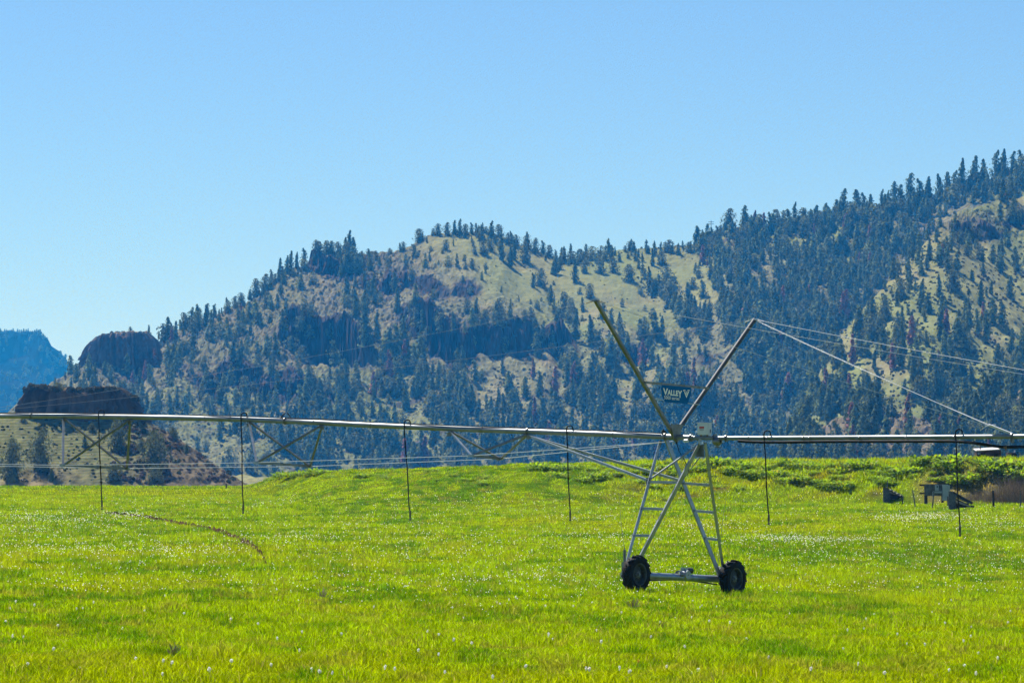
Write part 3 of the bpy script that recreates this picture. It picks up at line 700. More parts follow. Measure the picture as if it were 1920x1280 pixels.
# junipers on the near knoll: trunk and crown
for j, (px, py, hp, kd, wf, lab) in enumerate([
    (77, 882, 78, 'round', .95, 'tallest dark juniper on the green face of the near knoll'),
    (22, 912, 82, 'round', .9, 'dark juniper low at the left edge of the near knoll'),
    (222, 845, 62, 'round', .95, 'dark juniper behind the left pipe brace, high on the near knoll'),
    (292, 880, 74, 'round', 1.1, 'large dark juniper on the brown right flank of the near knoll'),
    (292, 915, 34, 'round', 1.5, 'squat dark juniper at the foot of the brown flank'),
    (215, 913, 34, 'round', 1.5, 'wide low juniper at the foot of the terraced face'),
    (266, 850, 28, 'round', 1.3, 'bushy juniper between the two tall ones on the knoll'),
    (160, 838, 24, 'pine', 1.3, 'small pointed juniper in the middle of the terraced face'),
    (173, 812, 18, 'round', 1.3, 'small round juniper just under the pipe on the terraced face'),
    (98, 908, 26, 'pine', 1.2, 'thin dark juniper at the bottom of the knoll near the meadow'),
    (44, 792, 14, 'round', 1.6, 'little bush like juniper below the left end of the rock cap'),
    (325, 822, 22, 'round', 1.4, 'small juniper on the upper right skyline of the knoll'),
    (350, 850, 20, 'pine', 1.5, 'little juniper halfway down the right skyline of the knoll'),
    (110, 720, 16, 'round', 2.2, 'dark juniper clump growing on top of the rock cap')]):
    h_ = hit(KL, px, min(py, 904))
    if not h_: h_ = ((px - 960) * 1020 / FPX, 1020, ZC + (HOR - 731) / FPX * 1020)
    h = hp / FPX * h_[1]
    t_ = thing('juniper_tree', lab, 'tree', (h_[0], h_[1], h_[2] - .25), 'junipers on the near knoll')
    Vv, F, T, mi = tree_geo(kd, 91 + j, 1700); k = mi == 0; nf = int(k.sum()) * 4
    q = Vv.copy(); q[:, :2] *= h * wf; q[:, 2] *= h
    link('crown', mesh_np('crown', q[:nf], F[k], M['foliage'], False, tint=T[:nf]), t_)
    link('trunk', mesh_np('trunk', q[nf:], F[~k] - nf, M['bark'], True), t_)
h_y = 2482.
o = place_tree('pine', 2, ((273 - 960) * h_y / FPX, h_y + 20, ZC + (HOR - 634) / FPX * h_y), 7.5, 9.2, 0)
tag(o, 'lone slim pine at the right end of the butte top', 'tree', 'pines on the hills')
o = place_tree('round', 1, ((241 - 960) * h_y / FPX, h_y + 10, ZC + (HOR - 624) / FPX * h_y), 4.5, 4.4, 0)
tag(o, 'small stubby pine in the middle of the butte top', 'tree', 'pines on the hills')

# utility pole on the ridge
Y = 2748.; X = (1334 - 960) * Y / FPX; z0 = float(hills_z(np.array([1334.]), np.array([Y]))[0])
t_ = thing('utility_pole', 'thin utility pole with crossarm on the saddle skyline', 'utility pole', (X, Y, z0 - .4))
bm = bmesh.new(); tube(bm, [(X, Y, z0 - .4), (X, Y, z0 + 13.5)], [.28, .18], 8); obj('pole', bm, M['oldwood'], t_, True)
for dz in (12.3, 10.9):
    bm = bmesh.new(); bar(bm, (X - 2.0, Y - .3, z0 + dz), (X + 2.0, Y - .3, z0 + dz), .25, .3); obj('crossarm', bm, M['oldwood'], t_)

# ------------------------------------------------------------------ the irrigation machine
A38 = radians(38)
D = Vector((cos(A38), -sin(A38), 0)); NP = Vector((sin(A38), cos(A38), 0)); ZU = Vector((0, 0, 1))
T = at(1267, 819, 117.0)
def pp(px, py, off=0.0): return onplane(px, py, T + NP * off, NP)       # plane of the pipe (offset sideways)
def vp(px, py, off=0.0): return onplane(px, py, T + D * off, D)         # plane across the pipe
BW1, BW2 = vp(1174, 1076), vp(1352, 1084)                               # ends of the base beam
R_T = .55
W1, W2 = BW1 + D * .36, BW2 + D * .42
root = thing('irrigation_machine', 'long galvanised irrigation pipe on a wheeled tower with V mast and blue sign', 'irrigation machine',
             ((BW1 + BW2) / 2) - ZU * .6)
# water pipe
PL = [(-760, 806), (-500, 792), (-300, 784), (-120, 780), (0, 779.6), (117, 779.7), (233, 781.3), (330, 783), (433, 785.2), (520, 788.5), (600, 792), (680, 796.5), (767, 800), (860, 804), (953, 807.2),
      (1040, 810.2), (1120, 813), (1200, 816.3), (1250, 818.6), (1300, 820.6)]
PR = [(1300, 820.6), (1345, 821.5), (1400, 821), (1600, 820), (1800, 818.8), (1920, 817.8), (2150, 816), (2700, 812)]
def smooth_pts(px_pts, n=4):
    a = np.array(px_pts, float); x = np.linspace(a[0, 0], a[-1, 0], len(a) * n); y = np.interp(x, a[:, 0], a[:, 1])
    k = np.array([1, 2, 3, 2, 1.]) / 9; y2 = np.convolve(np.pad(y, 2, mode='edge'), k, 'valid'); y2[0], y2[-1] = y[0], y[-1]
    return list(zip(x, y2))
def pipe_y(px):
    a = np.array(PL + PR[1:]); return float(np.interp(px, a[:, 0], a[:, 1]))
bm = bmesh.new(); tube(bm, [pp(*q) for q in smooth_pts(PL)], .080, 20); obj('water_pipe', bm, M['pipe'], root, True)
bm = bmesh.new(); tube(bm, [pp(*q) for q in smooth_pts(PR)], .060, 20); obj('water_pipe', bm, M['pipe'], root, True)
# pipe flanges with bolts
for px, r in ((535, .115), (1248, .12), (1296, .11), (990, .112), (1340, .12), (1362, .10), (1898, .10), (60, .11)):
    bm = bmesh.new(); c = pp(px, pipe_y(px)); lathe(bm, c, D, [(-.022, .05), (-.022, r), (-.004, r), (-.004, r - .008), (.004, r - .008), (.004, r), (.022, r), (.022, .05)], 20)
    for k in range(8):
        e = ZU * cos(k * pi / 4) + NP * sin(k * pi / 4); tube(bm, [c + e * (r - .018) - D * .035, c + e * (r - .018) + D * .035], .008, 6)
    obj('flange', bm, M['steel2'], root, True)
# pipe clamps
for px in (60, 240, 386, 433, 590, 697, 905, 1082, 1151, 1405, 1507, 1519, 1613, 1664, 1790):
    bm = bmesh.new(); c = pp(px, pipe_y(px)); r = .083 if px < 1300 else .063
    lathe(bm, c, D, [(-.012, r - .01), (-.012, r + .004), (.012, r + .004), (.012, r - .01)], 16); obj('pipe_clamp', bm, M['steel2'], root, True)
# truss bays under the span
bays = [(118, 243, 117, 872, 237, 878, 3.1, 'v'), (466, 603, 480, 867, 580, 874, 2.7, 'm'), (842, 990, 883, 854, 937, 860, 1.5, 'n'), (-420, -290, -390, 862, -290, 868, 2.9, 'o')]
rod1, rod2 = [], []
for (a, b_, cx, cy, dx, dy, w, _) in bays:
    Ya = pp(a, pipe_y(a)) - ZU * .07; Yb = pp(b_, pipe_y(b_)) - ZU * .07
    c = pp(cx, cy, -w / 2); d = pp(dx, dy, w / 2); rod1.append((cx, c)); rod2.append((dx, d))
    for p, q in ((Ya, c), (Ya, d), (Yb, c), (Yb, d)):
        bm = bmesh.new(); angle_iron(bm, p, q, .075, .012, NP); obj('truss_brace', bm, M['steel'] if (p, q) == (Ya, c) else M['steel2'], root)  # one brace lighter, the rest darker: sun and shade put into the steel colour
    bm = bmesh.new(); angle_iron(bm, c, d, .075, .012); obj('truss_spreader', bm, M['steel2'], root)
    for p in (c, d):
        bm = bmesh.new(); box(bm, p, D, NP, ZU, .22, .07, .09, .012); obj('rod_socket', bm, M['steel'], root)
    for p in (Ya, Yb):
        bm = bmesh.new(); box(bm, p - ZU * .05, D, NP, ZU, .26, .20, .016); box(bm, p - ZU * .10 + D * .02, D, NP, ZU, .16, .012, .12); obj('gusset_plate', bm, M['steel2'], root)
for rod, end in ((rod1, pp(1240, 829, -.25)), (rod2, pp(1262, 827, .25))):
    rod.sort(key=lambda q: q[0]); pts = [q[1] for q in rod] + [end]
    pts = [pts[0] - D * 6 + ZU * .5] + pts
    bm = bmesh.new(); tube(bm, pts, .011, 6); obj('truss_rod', bm, M['wire'], root, True)
# tower legs
PA, PB_ = pp(1241, 822), pp(1316, 826)
l1t, l3t = pp(1236, 826, -.05), pp(1308, 832, -.05); l2t, l4t = pp(1246, 824, .05), pp(1320, 831, .05)
n1 = BW1; l1b = onplane(1167, 1074, BW1, NP); l3b = onplane(1182, 1074, BW1, NP)
l2b = onplane(1348, 1083, BW2, NP); l4b = onplane(1356, 1083, BW2, NP)
for p, q, w in ((l1t, l1b, .105), (l3t, l3b, .145), (l2t, l2b, .15), (l4t, l4b, .105)):
    bm = bmesh.new(); angle_iron(bm, p, q, w, .014, NP); obj('tower_leg', bm, M['steel'], root)
def lerp_y(p, q, py):
    """point on the leg p-q seen at photo row py"""
    best = min(np.linspace(0, 1, 400), key=lambda t: abs((HOR - FPX * ((p.lerp(q, t)).z - ZC) / (p.lerp(q, t)).y) - py)); return p.lerp(q, float(best))
for py in (903, 953, 1003):
    bm = bmesh.new(); angle_iron(bm, lerp_y(l1t, l1b, py), lerp_y(l3t, l3b, py + 1), .07, .012); obj('rung', bm, M['steel'], root)
for py in (907, 958, 1009):
    bm = bmesh.new(); angle_iron(bm, lerp_y(l2t, l2b, py - 1), lerp_y(l4t, l4b, py + 2), .07, .012); obj('rung', bm, M['steel'], root)
kb1, kb2 = lerp_y(l1t, l1b, 901), lerp_y(l2t, l2b, 901)
for q, o_ in ((kb1, -.09), (kb2, .09)):
    bm = bmesh.new(); s = pp(994, 815, o_) - ZU * .06; angle_iron(bm, s, q, .085, .013, NP); obj('knee_brace', bm, M['steel'], root)
    bm = bmesh.new(); box(bm, q, D, NP, ZU, .16, .03, .18, .01); obj('gusset_plate', bm, M['steel2'], root)
bm = bmesh.new(); tube(bm, [kb1, l3t - ZU * .05], .028, 8); obj('tower_brace', bm, M['steel'], root, True)
bm = bmesh.new(); tube(bm, [lerp_y(l2t, l2b, 903), l4t + (l3t - l4t) * .3 - ZU * .3], .018, 8); obj('tower_brace', bm, M['steel'], root, True)
# plate between the tops of the right legs
bm = bmesh.new(); qs = [pp(1304, 835, 0), pp(1319, 833, 0), pp(1321, 857, 0), pp(1302, 855, 0)]
vs = [bm.verts.new(q - NP * .008) for q in qs] + [bm.verts.new(q + NP * .008) for q in qs]
bm.faces.new(vs[:4]); bm.faces.new(vs[4:][::-1])
for i in range(4): bm.faces.new((vs[i], vs[(i + 1) % 4], vs[4 + (i + 1) % 4], vs[4 + i]))
obj('tower_plate', bm, M['steel2'], root)
# base beam, gear motor
ba, bb = BW1 - ZU * .02, BW2 - ZU * .02; bd = (bb - ba).normalized()
bm = bmesh.new(); tube(bm, [ba - bd * .15, bb + bd * .12], .105, 20); obj('base_beam', bm, M['steel'], root, True)
mid = vp(1283, 1077)
bm = bmesh.new(); lathe(bm, mid + D * .02, D, [(-.13, .02), (-.13, .13), (-.05, .155), (.05, .155), (.13, .13), (.13, .02)], 18)
box(bm, mid + ZU * .13, D, bd, ZU, .16, .18, .16, .02); gm = obj('gear_motor', bm, M['steel'], root, True)
bm = bmesh.new(); c = mid + ZU * .13 + bd * .06
tube(bm, [c, c + bd * .10, c + bd * .30, c + bd * .33], [.07, .088, .088, .06], 16); obj('motor', bm, M['motor'], gm, True)
bm = bmesh.new(); c = mid - bd * .26
box(bm, c - ZU * .1, bd, D, ZU, .16, .16, .07, .012); lathe(bm, c, bd, [(-.06, .09), (-.06, .122), (.06, .122), (.06, .09)], 18); obj('beam_clamp', bm, M['steel2'], root, True)
for e in (ba + bd * .28, bb - bd * .22):       # drive shafts and brackets
    bm = bmesh.new(); tube(bm, [e + D * .0 - ZU * .16, mid - ZU * .14], .022, 8); obj('drive_shaft', bm, M['steel2'], root, True)
bm = bmesh.new(); box(bm, bb + ZU * .22 - D * .02, D, bd, ZU, .26, .05, .30, .01); obj('leg_bracket', bm, M['steel2'], root)
bm = bmesh.new(); box(bm, ba + ZU * .22 - D * .02, D, bd, ZU, .26, .05, .30, .01); obj('leg_bracket', bm, M['steel2'], root)
# wheels
def wheel(c, ph):
    w = bpy.data.objects.new('wheel', None); COL.objects.link(w); w.parent = root; ORG[w.name] = ORG[root.name]
    # wheel assembly is an empty at the root origin so that tyre, rim and hub keep their places
    bm = bmesh.new(); hw = .145; R = R_T
    lathe(bm, c, D, [(-hw * .8, .315), (-hw, .37), (-hw * 1.05, .44), (-hw * .96, .495), (-hw * .5, R - .032), (0, R - .026), (hw * .5, R - .032), (hw * .96, .495), (hw * 1.05, .44), (hw, .37), (hw * .8, .315)], 48)
    _, a_, b_ = frame(D); NL = 15
    for s in (-1, 1):
        for k in range(NL):
            t0 = 2 * pi * (k + (.5 if s > 0 else 0)) / NL + ph
            pts = []
            for f in (0.0, .5, 1.0):
                th = t0 + f * .26; lx = s * (.01 + f * (hw * .98)); rr = R - .03 - .035 * f ** 3
                pts.append((th, lx, rr))
            for (th, lx, rr), (th2, lx2, rr2) in zip(pts[:-1], pts[1:]):
                def pt(th, lx, r): return c + D * lx + (a_ * cos(th) + b_ * sin(th)) * r
                dw = .044
                q = [pt(th - dw, lx, rr - .02), pt(th + dw, lx, rr - .02), pt(th2 + dw, lx2, rr2 - .02), pt(th2 - dw, lx2, rr2 - .02),
                     pt(th - dw * .7, lx, rr + .046), pt(th + dw * .7, lx, rr + .046), pt(th2 + dw * .7, lx2, rr2 + .048), pt(th2 - dw * .7, lx2, rr2 + .048)]
                v = [bm.verts.new(x) for x in q]
                for f4 in ((0, 1, 2, 3), (7, 6, 5, 4), (0, 4, 5, 1), (1, 5, 6, 2), (2, 6, 7, 3), (3, 7, 4, 0)): bm.faces.new([v[i] for i in f4])
    obj('tyre', bm, M['tyre'], w)
    bm = bmesh.new()
    lathe(bm, c, D, [(-.125, .325), (-.12, .30), (-.05, .285), (.0, .28), (.05, .285), (.12, .30), (.135, .327), (.142, .325), (.13, .292), (.05, .27), (.0, .262), (-.05, .27), (-.118, .29)], 40)
    lathe(bm, c, D, [(.0, .265), (.005, .20), (.05, .15), (.055, .05), (.035, .05), (.03, .145), (-.015, .195), (-.02, .265)], 40)
    obj('rim', bm, M['rim'], w, True)
    bm = bmesh.new(); lathe(bm, c, D, [(-.2, .02), (-.2, .055), (.05, .055), (.06, .085), (.075, .085), (.08, .05), (.12, .045), (.125, .01)], 20)
    for k in range(8):
        e = a_ * cos(k * pi / 4) + b_ * sin(k * pi / 4); tube(bm, [c + e * .105 + D * .05, c + e * .105 + D * .08], .013, 6)
    obj('hub', bm, M['steel2'], w, True)
    bm = bmesh.new(); tube(bm, [c - D * .42, c - D * .1], .09, 14); obj('gearbox', bm, M['steel2'], w, True)
wheel(W1, .1); wheel(W2, .33)
# mast: two arms, cross bar, base plate, sign
at_, bt = vp(1117, 564), vp(1415, 599); a0, b0 = vp(1270, 828), vp(1264, 816, -.07)
bm = bmesh.new(); bar(bm, a0, at_, .10, .10, D, .008); obj('mast_arm', bm, M['steel2'], root)
bm = bmesh.new(); tube(bm, [b0, bt], .066, 14); obj('mast_arm', bm, M['mast'], root, True)
bm = bmesh.new()
for s in (-1, 1):
    qs = [vp(1258, 795, .02 + .06 * s), vp(1281, 795, .02 + .06 * s), vp(1273, 824, .02 + .06 * s), vp(1264, 824, .02 + .06 * s)]
    vs = [bm.verts.new(q - D * .006) for q in qs] + [bm.verts.new(q + D * .006) for q in qs]
    bm.faces.new(vs[:4]); bm.faces.new(vs[4:][::-1])
    for i in range(4): bm.faces.new((vs[i], vs[(i + 1) % 4], vs[4 + (i + 1) % 4], vs[4 + i]))
obj('mast_plate', bm, M['steel2'], root)
bm = bmesh.new(); bar(bm, vp(1209, 716.5, .06), vp(1328, 727.5, .06), .05, .065, ZU); obj('mast_crossbar', bm, M['steel2'], root)
bm = bmesh.new(); tube(bm, [vp(1228, 748, .05), vp(1312, 758.5, .05)], .012, 6); obj('sign_wire', bm, M['wire'], root, True)
for tip, dr in ((at_, -1), (bt, 1)):
    bm = bmesh.new(); box(bm, tip, D, NP, ZU, .20, .16, .05, .008)
    for s in (-1, 1): tube(bm, [tip + D * .06 * s, tip + D * .34 * s - ZU * .06], .016, 6)
    obj('cable_bracket', bm, M['steel2'] if dr < 0 else M['wire'], root)
OUT = [(1240, 721), (1295.5, 726), (1296, 738), (1289, 757), (1247, 753.5), (1240.5, 741)]
bm = bmesh.new(); f_ = [bm.verts.new(vp(x, y, .095)) for x, y in OUT]; g_ = [bm.verts.new(vp(x, y, .080)) for x, y in OUT]
bm.faces.new(f_); bm.faces.new(g_[::-1])
for i in range(6): bm.faces.new((f_[i], f_[(i + 1) % 6], g_[(i + 1) % 6], g_[i]))
sgn = obj('sign', bm, M['sign'], root); sgn['label'] = 'blue sign with pale lettering and sprout emblem'
SO = vp(1240, 721, .1); SXv = (vp(1295, 726, .1) - SO) / 55.0; SYv = (vp(1240, 754, .1) - SO) / 33.0        # sign axes per photo unit
def sp(u, v, k=0.0): return SO + SXv * u + SYv * v + D * k
def text_faces(bm, txt, u0, v0, u1, v1, bold=.02, shear=0.0):
    """flat lettering with thickness filling the box u0..u1 x v0..v1 of the sign"""
    cu = bpy.data.curves.new('lettering', 'FONT'); cu.body = txt; cu.offset = bold; cu.shear = shear; cu.extrude = .0; cu.resolution_u = 3
    to = bpy.data.objects.new('lettering', cu); COL.objects.link(to)
    dg = bpy.context.evaluated_depsgraph_get(); me = bpy.data.meshes.new_from_object(to.evaluated_get(dg))
    co = np.array([v.co[:] for v in me.vertices]); mn, mx = co.min(0), co.max(0)
    vs = []
    for c in co:
        u = u0 + (c[0] - mn[0]) / (mx[0] - mn[0]) * (u1 - u0); v = v1 - (c[1] - mn[1]) / (mx[1] - mn[1]) * (v1 - v0)
        vs.append(bm.verts.new(sp(u, v, .004)))
    for p in me.polygons:
        try: bm.faces.new([vs[i] for i in p.vertices])
        except ValueError: pass
    bpy.data.objects.remove(to); bpy.data.meshes.remove(me); bpy.data.curves.remove(cu)
bm = bmesh.new()
text_faces(bm, 'V', 3.0, 6.0, 12.2, 18.6, .035); text_faces(bm, 'ALLE', 11.0, 8.2, 31.4, 18.6, .04); text_faces(bm, 'Y', 30.6, 7.8, 38.6, 21.2, .035)
obj('lettering', bm, M['signtext'], sgn)
bm = bmesh.new(); text_faces(bm, '5000 series', 5.2, 19.8, 33.5, 26.4, .006); obj('lettering', bm, M['signtext'], sgn)
bm = bmesh.new()
def spoly(pts):
    f = [bm.verts.new(sp(u, v, .004)) for u, v in pts]; bm.faces.new(f)
spoly([(42.3, 9.6), (44.6, 9.2), (46.9, 17.0), (46.9, 20.8)]); spoly([(46.9, 20.8), (46.9, 17.0), (49.4, 8.2), (51.8, 8.0)])
spoly([(46.4, 14.5), (46.3, 8.4), (47.4, 8.2), (47.5, 14.5)])
spoly([(40.2, 7.2), (42.0, 5.6), (44.6, 5.9), (46.0, 7.6), (43.6, 7.4), (42.0, 8.6)]); spoly([(47.8, 7.4), (49.4, 5.4), (52.0, 4.8), (53.4, 6.2), (51.6, 6.8), (49.6, 7.0)])
obj('emblem', bm, M['signtext'], sgn)
# cables
def cable(p, q, sag, r=.012, n=14, name='support_cable', m='wire'):
    bm = bmesh.new(); pts = [p.lerp(q, i / n) - ZU * sag * 4 * (i / n) * (1 - i / n) for i in range(n + 1)]
    tube(bm, pts, r, 6); obj(name, bm, M[m], root, True)
jb = pp(1856, 798)
cable(bt, jb, .03, .009); cable(bt + NP * .05 - ZU * .03, jb + NP * .12, .05, .006)
cable(bt, pp(2640, 812), .10, .008); cable(at_, pp(2640, 812, -.05), .10, .007); cable(at_, jb - NP * .1, .06, .006)
cable(at_, pp(-75, 774), .18, .0035, m='thinwire'); cable(bt, pp(-75, 775), .18, .004, m='thinwire')
bm = bmesh.new(); angle_iron(bm, pp(1853, 796.5), pp(1898, 814), .07, .012, NP); bar(bm, pp(1854, 799) - NP * .18, pp(1860, 796) + NP * .18, .05, .03); obj('cable_strut', bm, M['white'], root)
bm = bmesh.new(); box(bm, pp(1898, 822), D, NP, ZU, .05, .16, .24, .02); obj('strut_bracket', bm, M['steel2'], root)
# control box
cb = pp(1321, 804, -.02)
bm = bmesh.new(); box(bm, cb, D, NP, ZU, .40, .20, .34, .02); cbx = obj('control_box', bm, M['white'], root, True)
bm = bmesh.new(); box(bm, cb + ZU * .178, D, NP, ZU, .43, .23, .022, .006); obj('lid', bm, M['white'], cbx)
bm = bmesh.new(); box(bm, cb - NP * .102 + ZU * .045 - D * .03, D, NP, ZU, .17, .004, .055); lab_ = obj('warning_label', bm, M['red'], cbx)
bm = bmesh.new()
for k in range(3): box(bm, cb - NP * .102 - ZU * (.0 + .018 * k) - D * .03, D, NP, ZU, .16 - .03 * (k == 2), .004, .008)
obj('warning_text', bm, M['steel2'], cbx)
bm = bmesh.new(); box(bm, cb + D * .205 - ZU * .06, D, NP, ZU, .02, .03, .10, .004); obj('latch', bm, M['motor'], cbx)
bm = bmesh.new(); tube(bm, [cb - ZU * .16 - D * .12, cb - ZU * .30 - D * .12], .03, 8); tube(bm, [cb - ZU * .16 + D * .1, cb - ZU * .30 + D * .1], .025, 8); obj('box_post', bm, M['brass'], root, True)
# joint fittings near the tower top
bm = bmesh.new(); c = pp(1286, 826, -.1); tube(bm, [c - D * .10, c - D * .08, c + D * .08, c + D * .10], [.02, .045, .045, .02], 14); obj('drain_valve', bm, M['white'], root, True)
bm = bmesh.new(); c = pp(1345, 826); lathe(bm, c - ZU * .02, D, [(-.12, .05), (-.10, .10), (-.03, .125), (.03, .125), (.10, .10), (.12, .05)], 18)
tube(bm, [c - ZU * .05, c - ZU * .19], .035, 10); tube(bm, [c - ZU * .19 - D * .13, c - ZU * .19 + D * .10], .014, 6); obj('flexible_joint', bm, M['steel2'], root, True)
bm = bmesh.new(); tube(bm, [pp(1313, 822, -.1), pp(1311, 828, -.12), pp(1313, 834, -.1)], .035, 10); obj('pipe_elbow', bm, M['steel'], root, True)
bm = bmesh.new(); box(bm, pp(1244, 812), D, NP, ZU, .10, .10, .16, .01); tube(bm, [pp(1244, 808), pp(1244, 804.5)], .03, 8); obj('pipe_bracket', bm, M['motor'], root)
# electric cable lying on the pipe
pts = []
for px in np.arange(-300, 1246, 14.0):
    wv = .5 + .5 * sin(px / 43.) * sin(px / 97. + 1)
    pts.append(pp(px, pipe_y(px)) + ZU * (.088 + .022 * wv) - NP * (.02 + .03 * sin(px / 61.)))
bm = bmesh.new(); tube(bm, pts, .016, 6); obj('electric_cable', bm, M['rubber_hose'], root, True)
bm = bmesh.new(); c = pp(537, 783)
tube(bm, [c + D * x + ZU * z for x, z in ((-.26, -.02), (-.15, .08), (-.05, .16), (.03, .16), (.12, .08), (.2, -.02))], .014, 6); obj('electric_cable', bm, M['rubber_hose'], root, True)
tw = [pp(1268, 828), pp(1273, 845), pp(1281, 858), pp(1288, 872), pp(1292, 885)]
bm = bmesh.new(); tube(bm, tw, .012, 6); obj('electric_cable', bm, M['rubber_hose'], root, True)
# black feeder hose under the right pipe
FH = [(1384, 825.5), (1400, 827), (1440, 828.2), (1500, 827.5), (1540, 826.6), (1613, 826.6), (1700, 826.4), (1780, 826.2), (1810, 826.5), (1840, 831), (1865, 836.5), (1885, 838), (1920, 836.5), (2000, 832), (2080, 826)]
bm = bmesh.new(); tube(bm, [pp(x, y + .8, -.06) for x, y in smooth_pts(FH, 3)], .042, 12); obj('feeder_hose', bm, M['rubber_hose'], root, True)
bm = bmesh.new(); c = pp(1886, 838, -.06); lathe(bm, c, D, [(-.05, .03), (-.05, .045), (.05, .045), (.05, .03)], 14); tube(bm, [c, c - ZU * .1], .02, 8); obj('hose_fitting', bm, M['brass'], root, True)
for px in (1507, 1519, 1613, 1440, 1700, 1790):
    bm = bmesh.new(); c = pp(px, pipe_y(px) + 3, -.02); lathe(bm, c, D, [(-.008, .098), (-.008, .104), (.008, .104), (.008, .098)], 14); obj('hose_strap', bm, M['steel2'], root, True)
# drop hoses
for (px, bx, by, dirn) in ((190, 191, 955, 1), (457.5, 456, 962, 1), (763.5, 769, 975, 1), (1068, 1069, 976, 1), (1438, 1441.5, 983, 1), (1797, 1800, 1005, 1), (-130, -129, 950, 1)):
    y0 = pipe_y(px); c = pp(px, y0); off = -.11
    hk = [c + D * .12 + ZU * .05, c + D * .12 + ZU * .15, c + D * .09 + ZU * .20, c + D * .03 + ZU * .215 - NP * .05, c - D * .02 + ZU * .18 + NP * off * .8, c - D * .03 + ZU * .10 + NP * off]
    bot = pp(bx, by, off); top = hk[-1]
    pts = hk + [top.lerp(bot, f) + D * .012 * sin(f * 9 + px) for f in (.1, .25, .4, .55, .7, .85)] + [bot + ZU * .25]
    bm = bmesh.new(); tube(bm, pts, .019, 8); dh = obj('drop_hose', bm, M['rubber_hose'], root, True)
    bm = bmesh.new(); tube(bm, [bot + ZU * .30, bot + ZU * .29, bot + ZU * .10, bot + ZU * .09, bot + ZU * .05, bot + ZU * .045, bot, bot - ZU * .005], [.02, .030, .030, .02, .02, .032, .038, .02], 10); obj('nozzle', bm, M['motor'], dh, True)
# whip switches by the wheels
c = onplane(1171, 1050, BW1, NP); bm = bmesh.new(); tube(bm, [c - ZU * .12, c + ZU * .30], .04, 10); sw = obj('guard_post', bm, M['steel2'], root, True)
bm = bmesh.new(); tube(bm, [c + ZU * .3, onplane(1165, 985, BW1, NP), onplane(1160, 915, BW1, NP)], [.008, .006, .004], 5); obj('whip', bm, M['steel2'], sw)
bm = bmesh.new(); tube(bm, [onplane(1346, 1060, BW2, NP), onplane(1354, 985, BW2, NP), onplane(1363, 920, BW2, NP)], [.008, .006, .004], 5); obj('whip', bm, M['steel2'], root)

# ------------------------------------------------------------------ things at the foot of the bank
def foot(px, py): return ground_hit(px, py)
def upx(g, px, py): return at(px, py, g.y)
PXM = lambda g: FPX / g.y                     # photo units per metre at that distance
POSTS = [(1717, 950, 1711, 918, .045, 'thin leaning grey fence post left of the panel stand', 'oldwood'), (1747, 953, 1751, 921, .05, 'pale slanting fence post in front of the panel stand', 'oldwood'),
         (1863, 952, 1862, 919, .085, 'stout dark fence post right of the collapsed wood crib', 'darkwood'), (1913, 951, 1913, 919, .05, 'thin fence post beside the bare shrub at the right edge', 'oldwood'),
         (1664, 941, 1664, 900, .04, 'tall thin stake standing inside the left wood crib', 'oldwood'), (1694, 946, 1690, 928, .05, 'short leaning post at the right end of the left crib', 'darkwood'),
         (424, 916, 424, 906, .07, 'lone short post on the far left meadow edge', 'darkwood')]
for (bx, by, tx, ty, r, lab, m) in POSTS:
    g = foot(bx, by); top = upx(g, tx, ty); bm = bmesh.new(); bse = g - ZU * .25
    tube(bm, [bse, bse.lerp(top, .5) + Vector((.015, .02, 0)), top], [r, r * .95, r * .85], 9)
    tag(obj('fence_post', bm, M[m], None, True), lab, 'fence post', 'fence posts at the foot of the bank')
def crib(px, py, lab, mir, board_h, length, seed):
    r = random.Random(seed); g = foot(px, py); t_ = thing('wood_crib', lab, 'wood pile', g, 'collapsed wood cribs')
    ex, ey = Vector((1, .15, 0)).normalized(), Vector((-.15, 1, 0)).normalized()
    for k, (dx, w) in enumerate(((0, .34), (.36, .30))):
        bm = bmesh.new(); box(bm, g + ex * dx * .55 + ey * (-.3 + .06 * k) + ZU * (board_h * (1 - .12 * k) / 2 - .1), ex, ey, ZU, w, .06, board_h * (1 - .12 * k), .008); obj('board', bm, M['oldwood'], t_)
    for k in range(11):
        f = k / 10; L = length * r.uniform(.75, 1.05)
        st = g + ex * (.15 + .1 * r.random()) + ey * r.uniform(-.25, .5) + ZU * (.12 + board_h * .80 * (1 - f * .9) * r.uniform(.85, 1))
        en = g + ex * L + ey * r.uniform(-.2, .5) + ZU * (.08 + r.uniform(0, .25) + .25 * (1 - f))
        bm = bmesh.new(); q = r.uniform(.05, .09); tube(bm, [st, st.lerp(en, .5) + ZU * r.uniform(-.03, .03), en], [q, q * 1.05, q * .8], 7); obj('log', bm, M['cutwood'] if k in (2, 6) else M['oldwood'] if k % 3 == 1 else M['darkwood'], t_, True)
    for k in range(6):
        c = g + ex * r.uniform(.3, length * .8) + ey * r.uniform(-.1, .4) + ZU * r.uniform(.05, .3)
        bm = bmesh.new(); bar(bm, c - ex * .3 + ZU * r.uniform(-.1, .2), c + ex * .35, .1, .08); obj('log', bm, M['darkwood'], t_)
    for k in range(4):
        f = .35 + .17 * k; bm = bmesh.new(); c = g + ex * length * f + ey * (-.05) + ZU * (board_h * (.92 - .72 * f) + .08)
        box(bm, c, (ex - ZU * .35).normalized(), ey, (ZU + ex * .35).normalized(), .22, .34, .10, .02); obj('log', bm, M['cutwood'], t_)
crib(1658, 942, 'left collapsed wood crib, dark logs leaning on grey boards', 0, 1.15, 1.55, 3)
crib(1781, 955, 'right collapsed wood crib, dark rails sloping from a pale board', 0, 1.35, 1.75, 9)
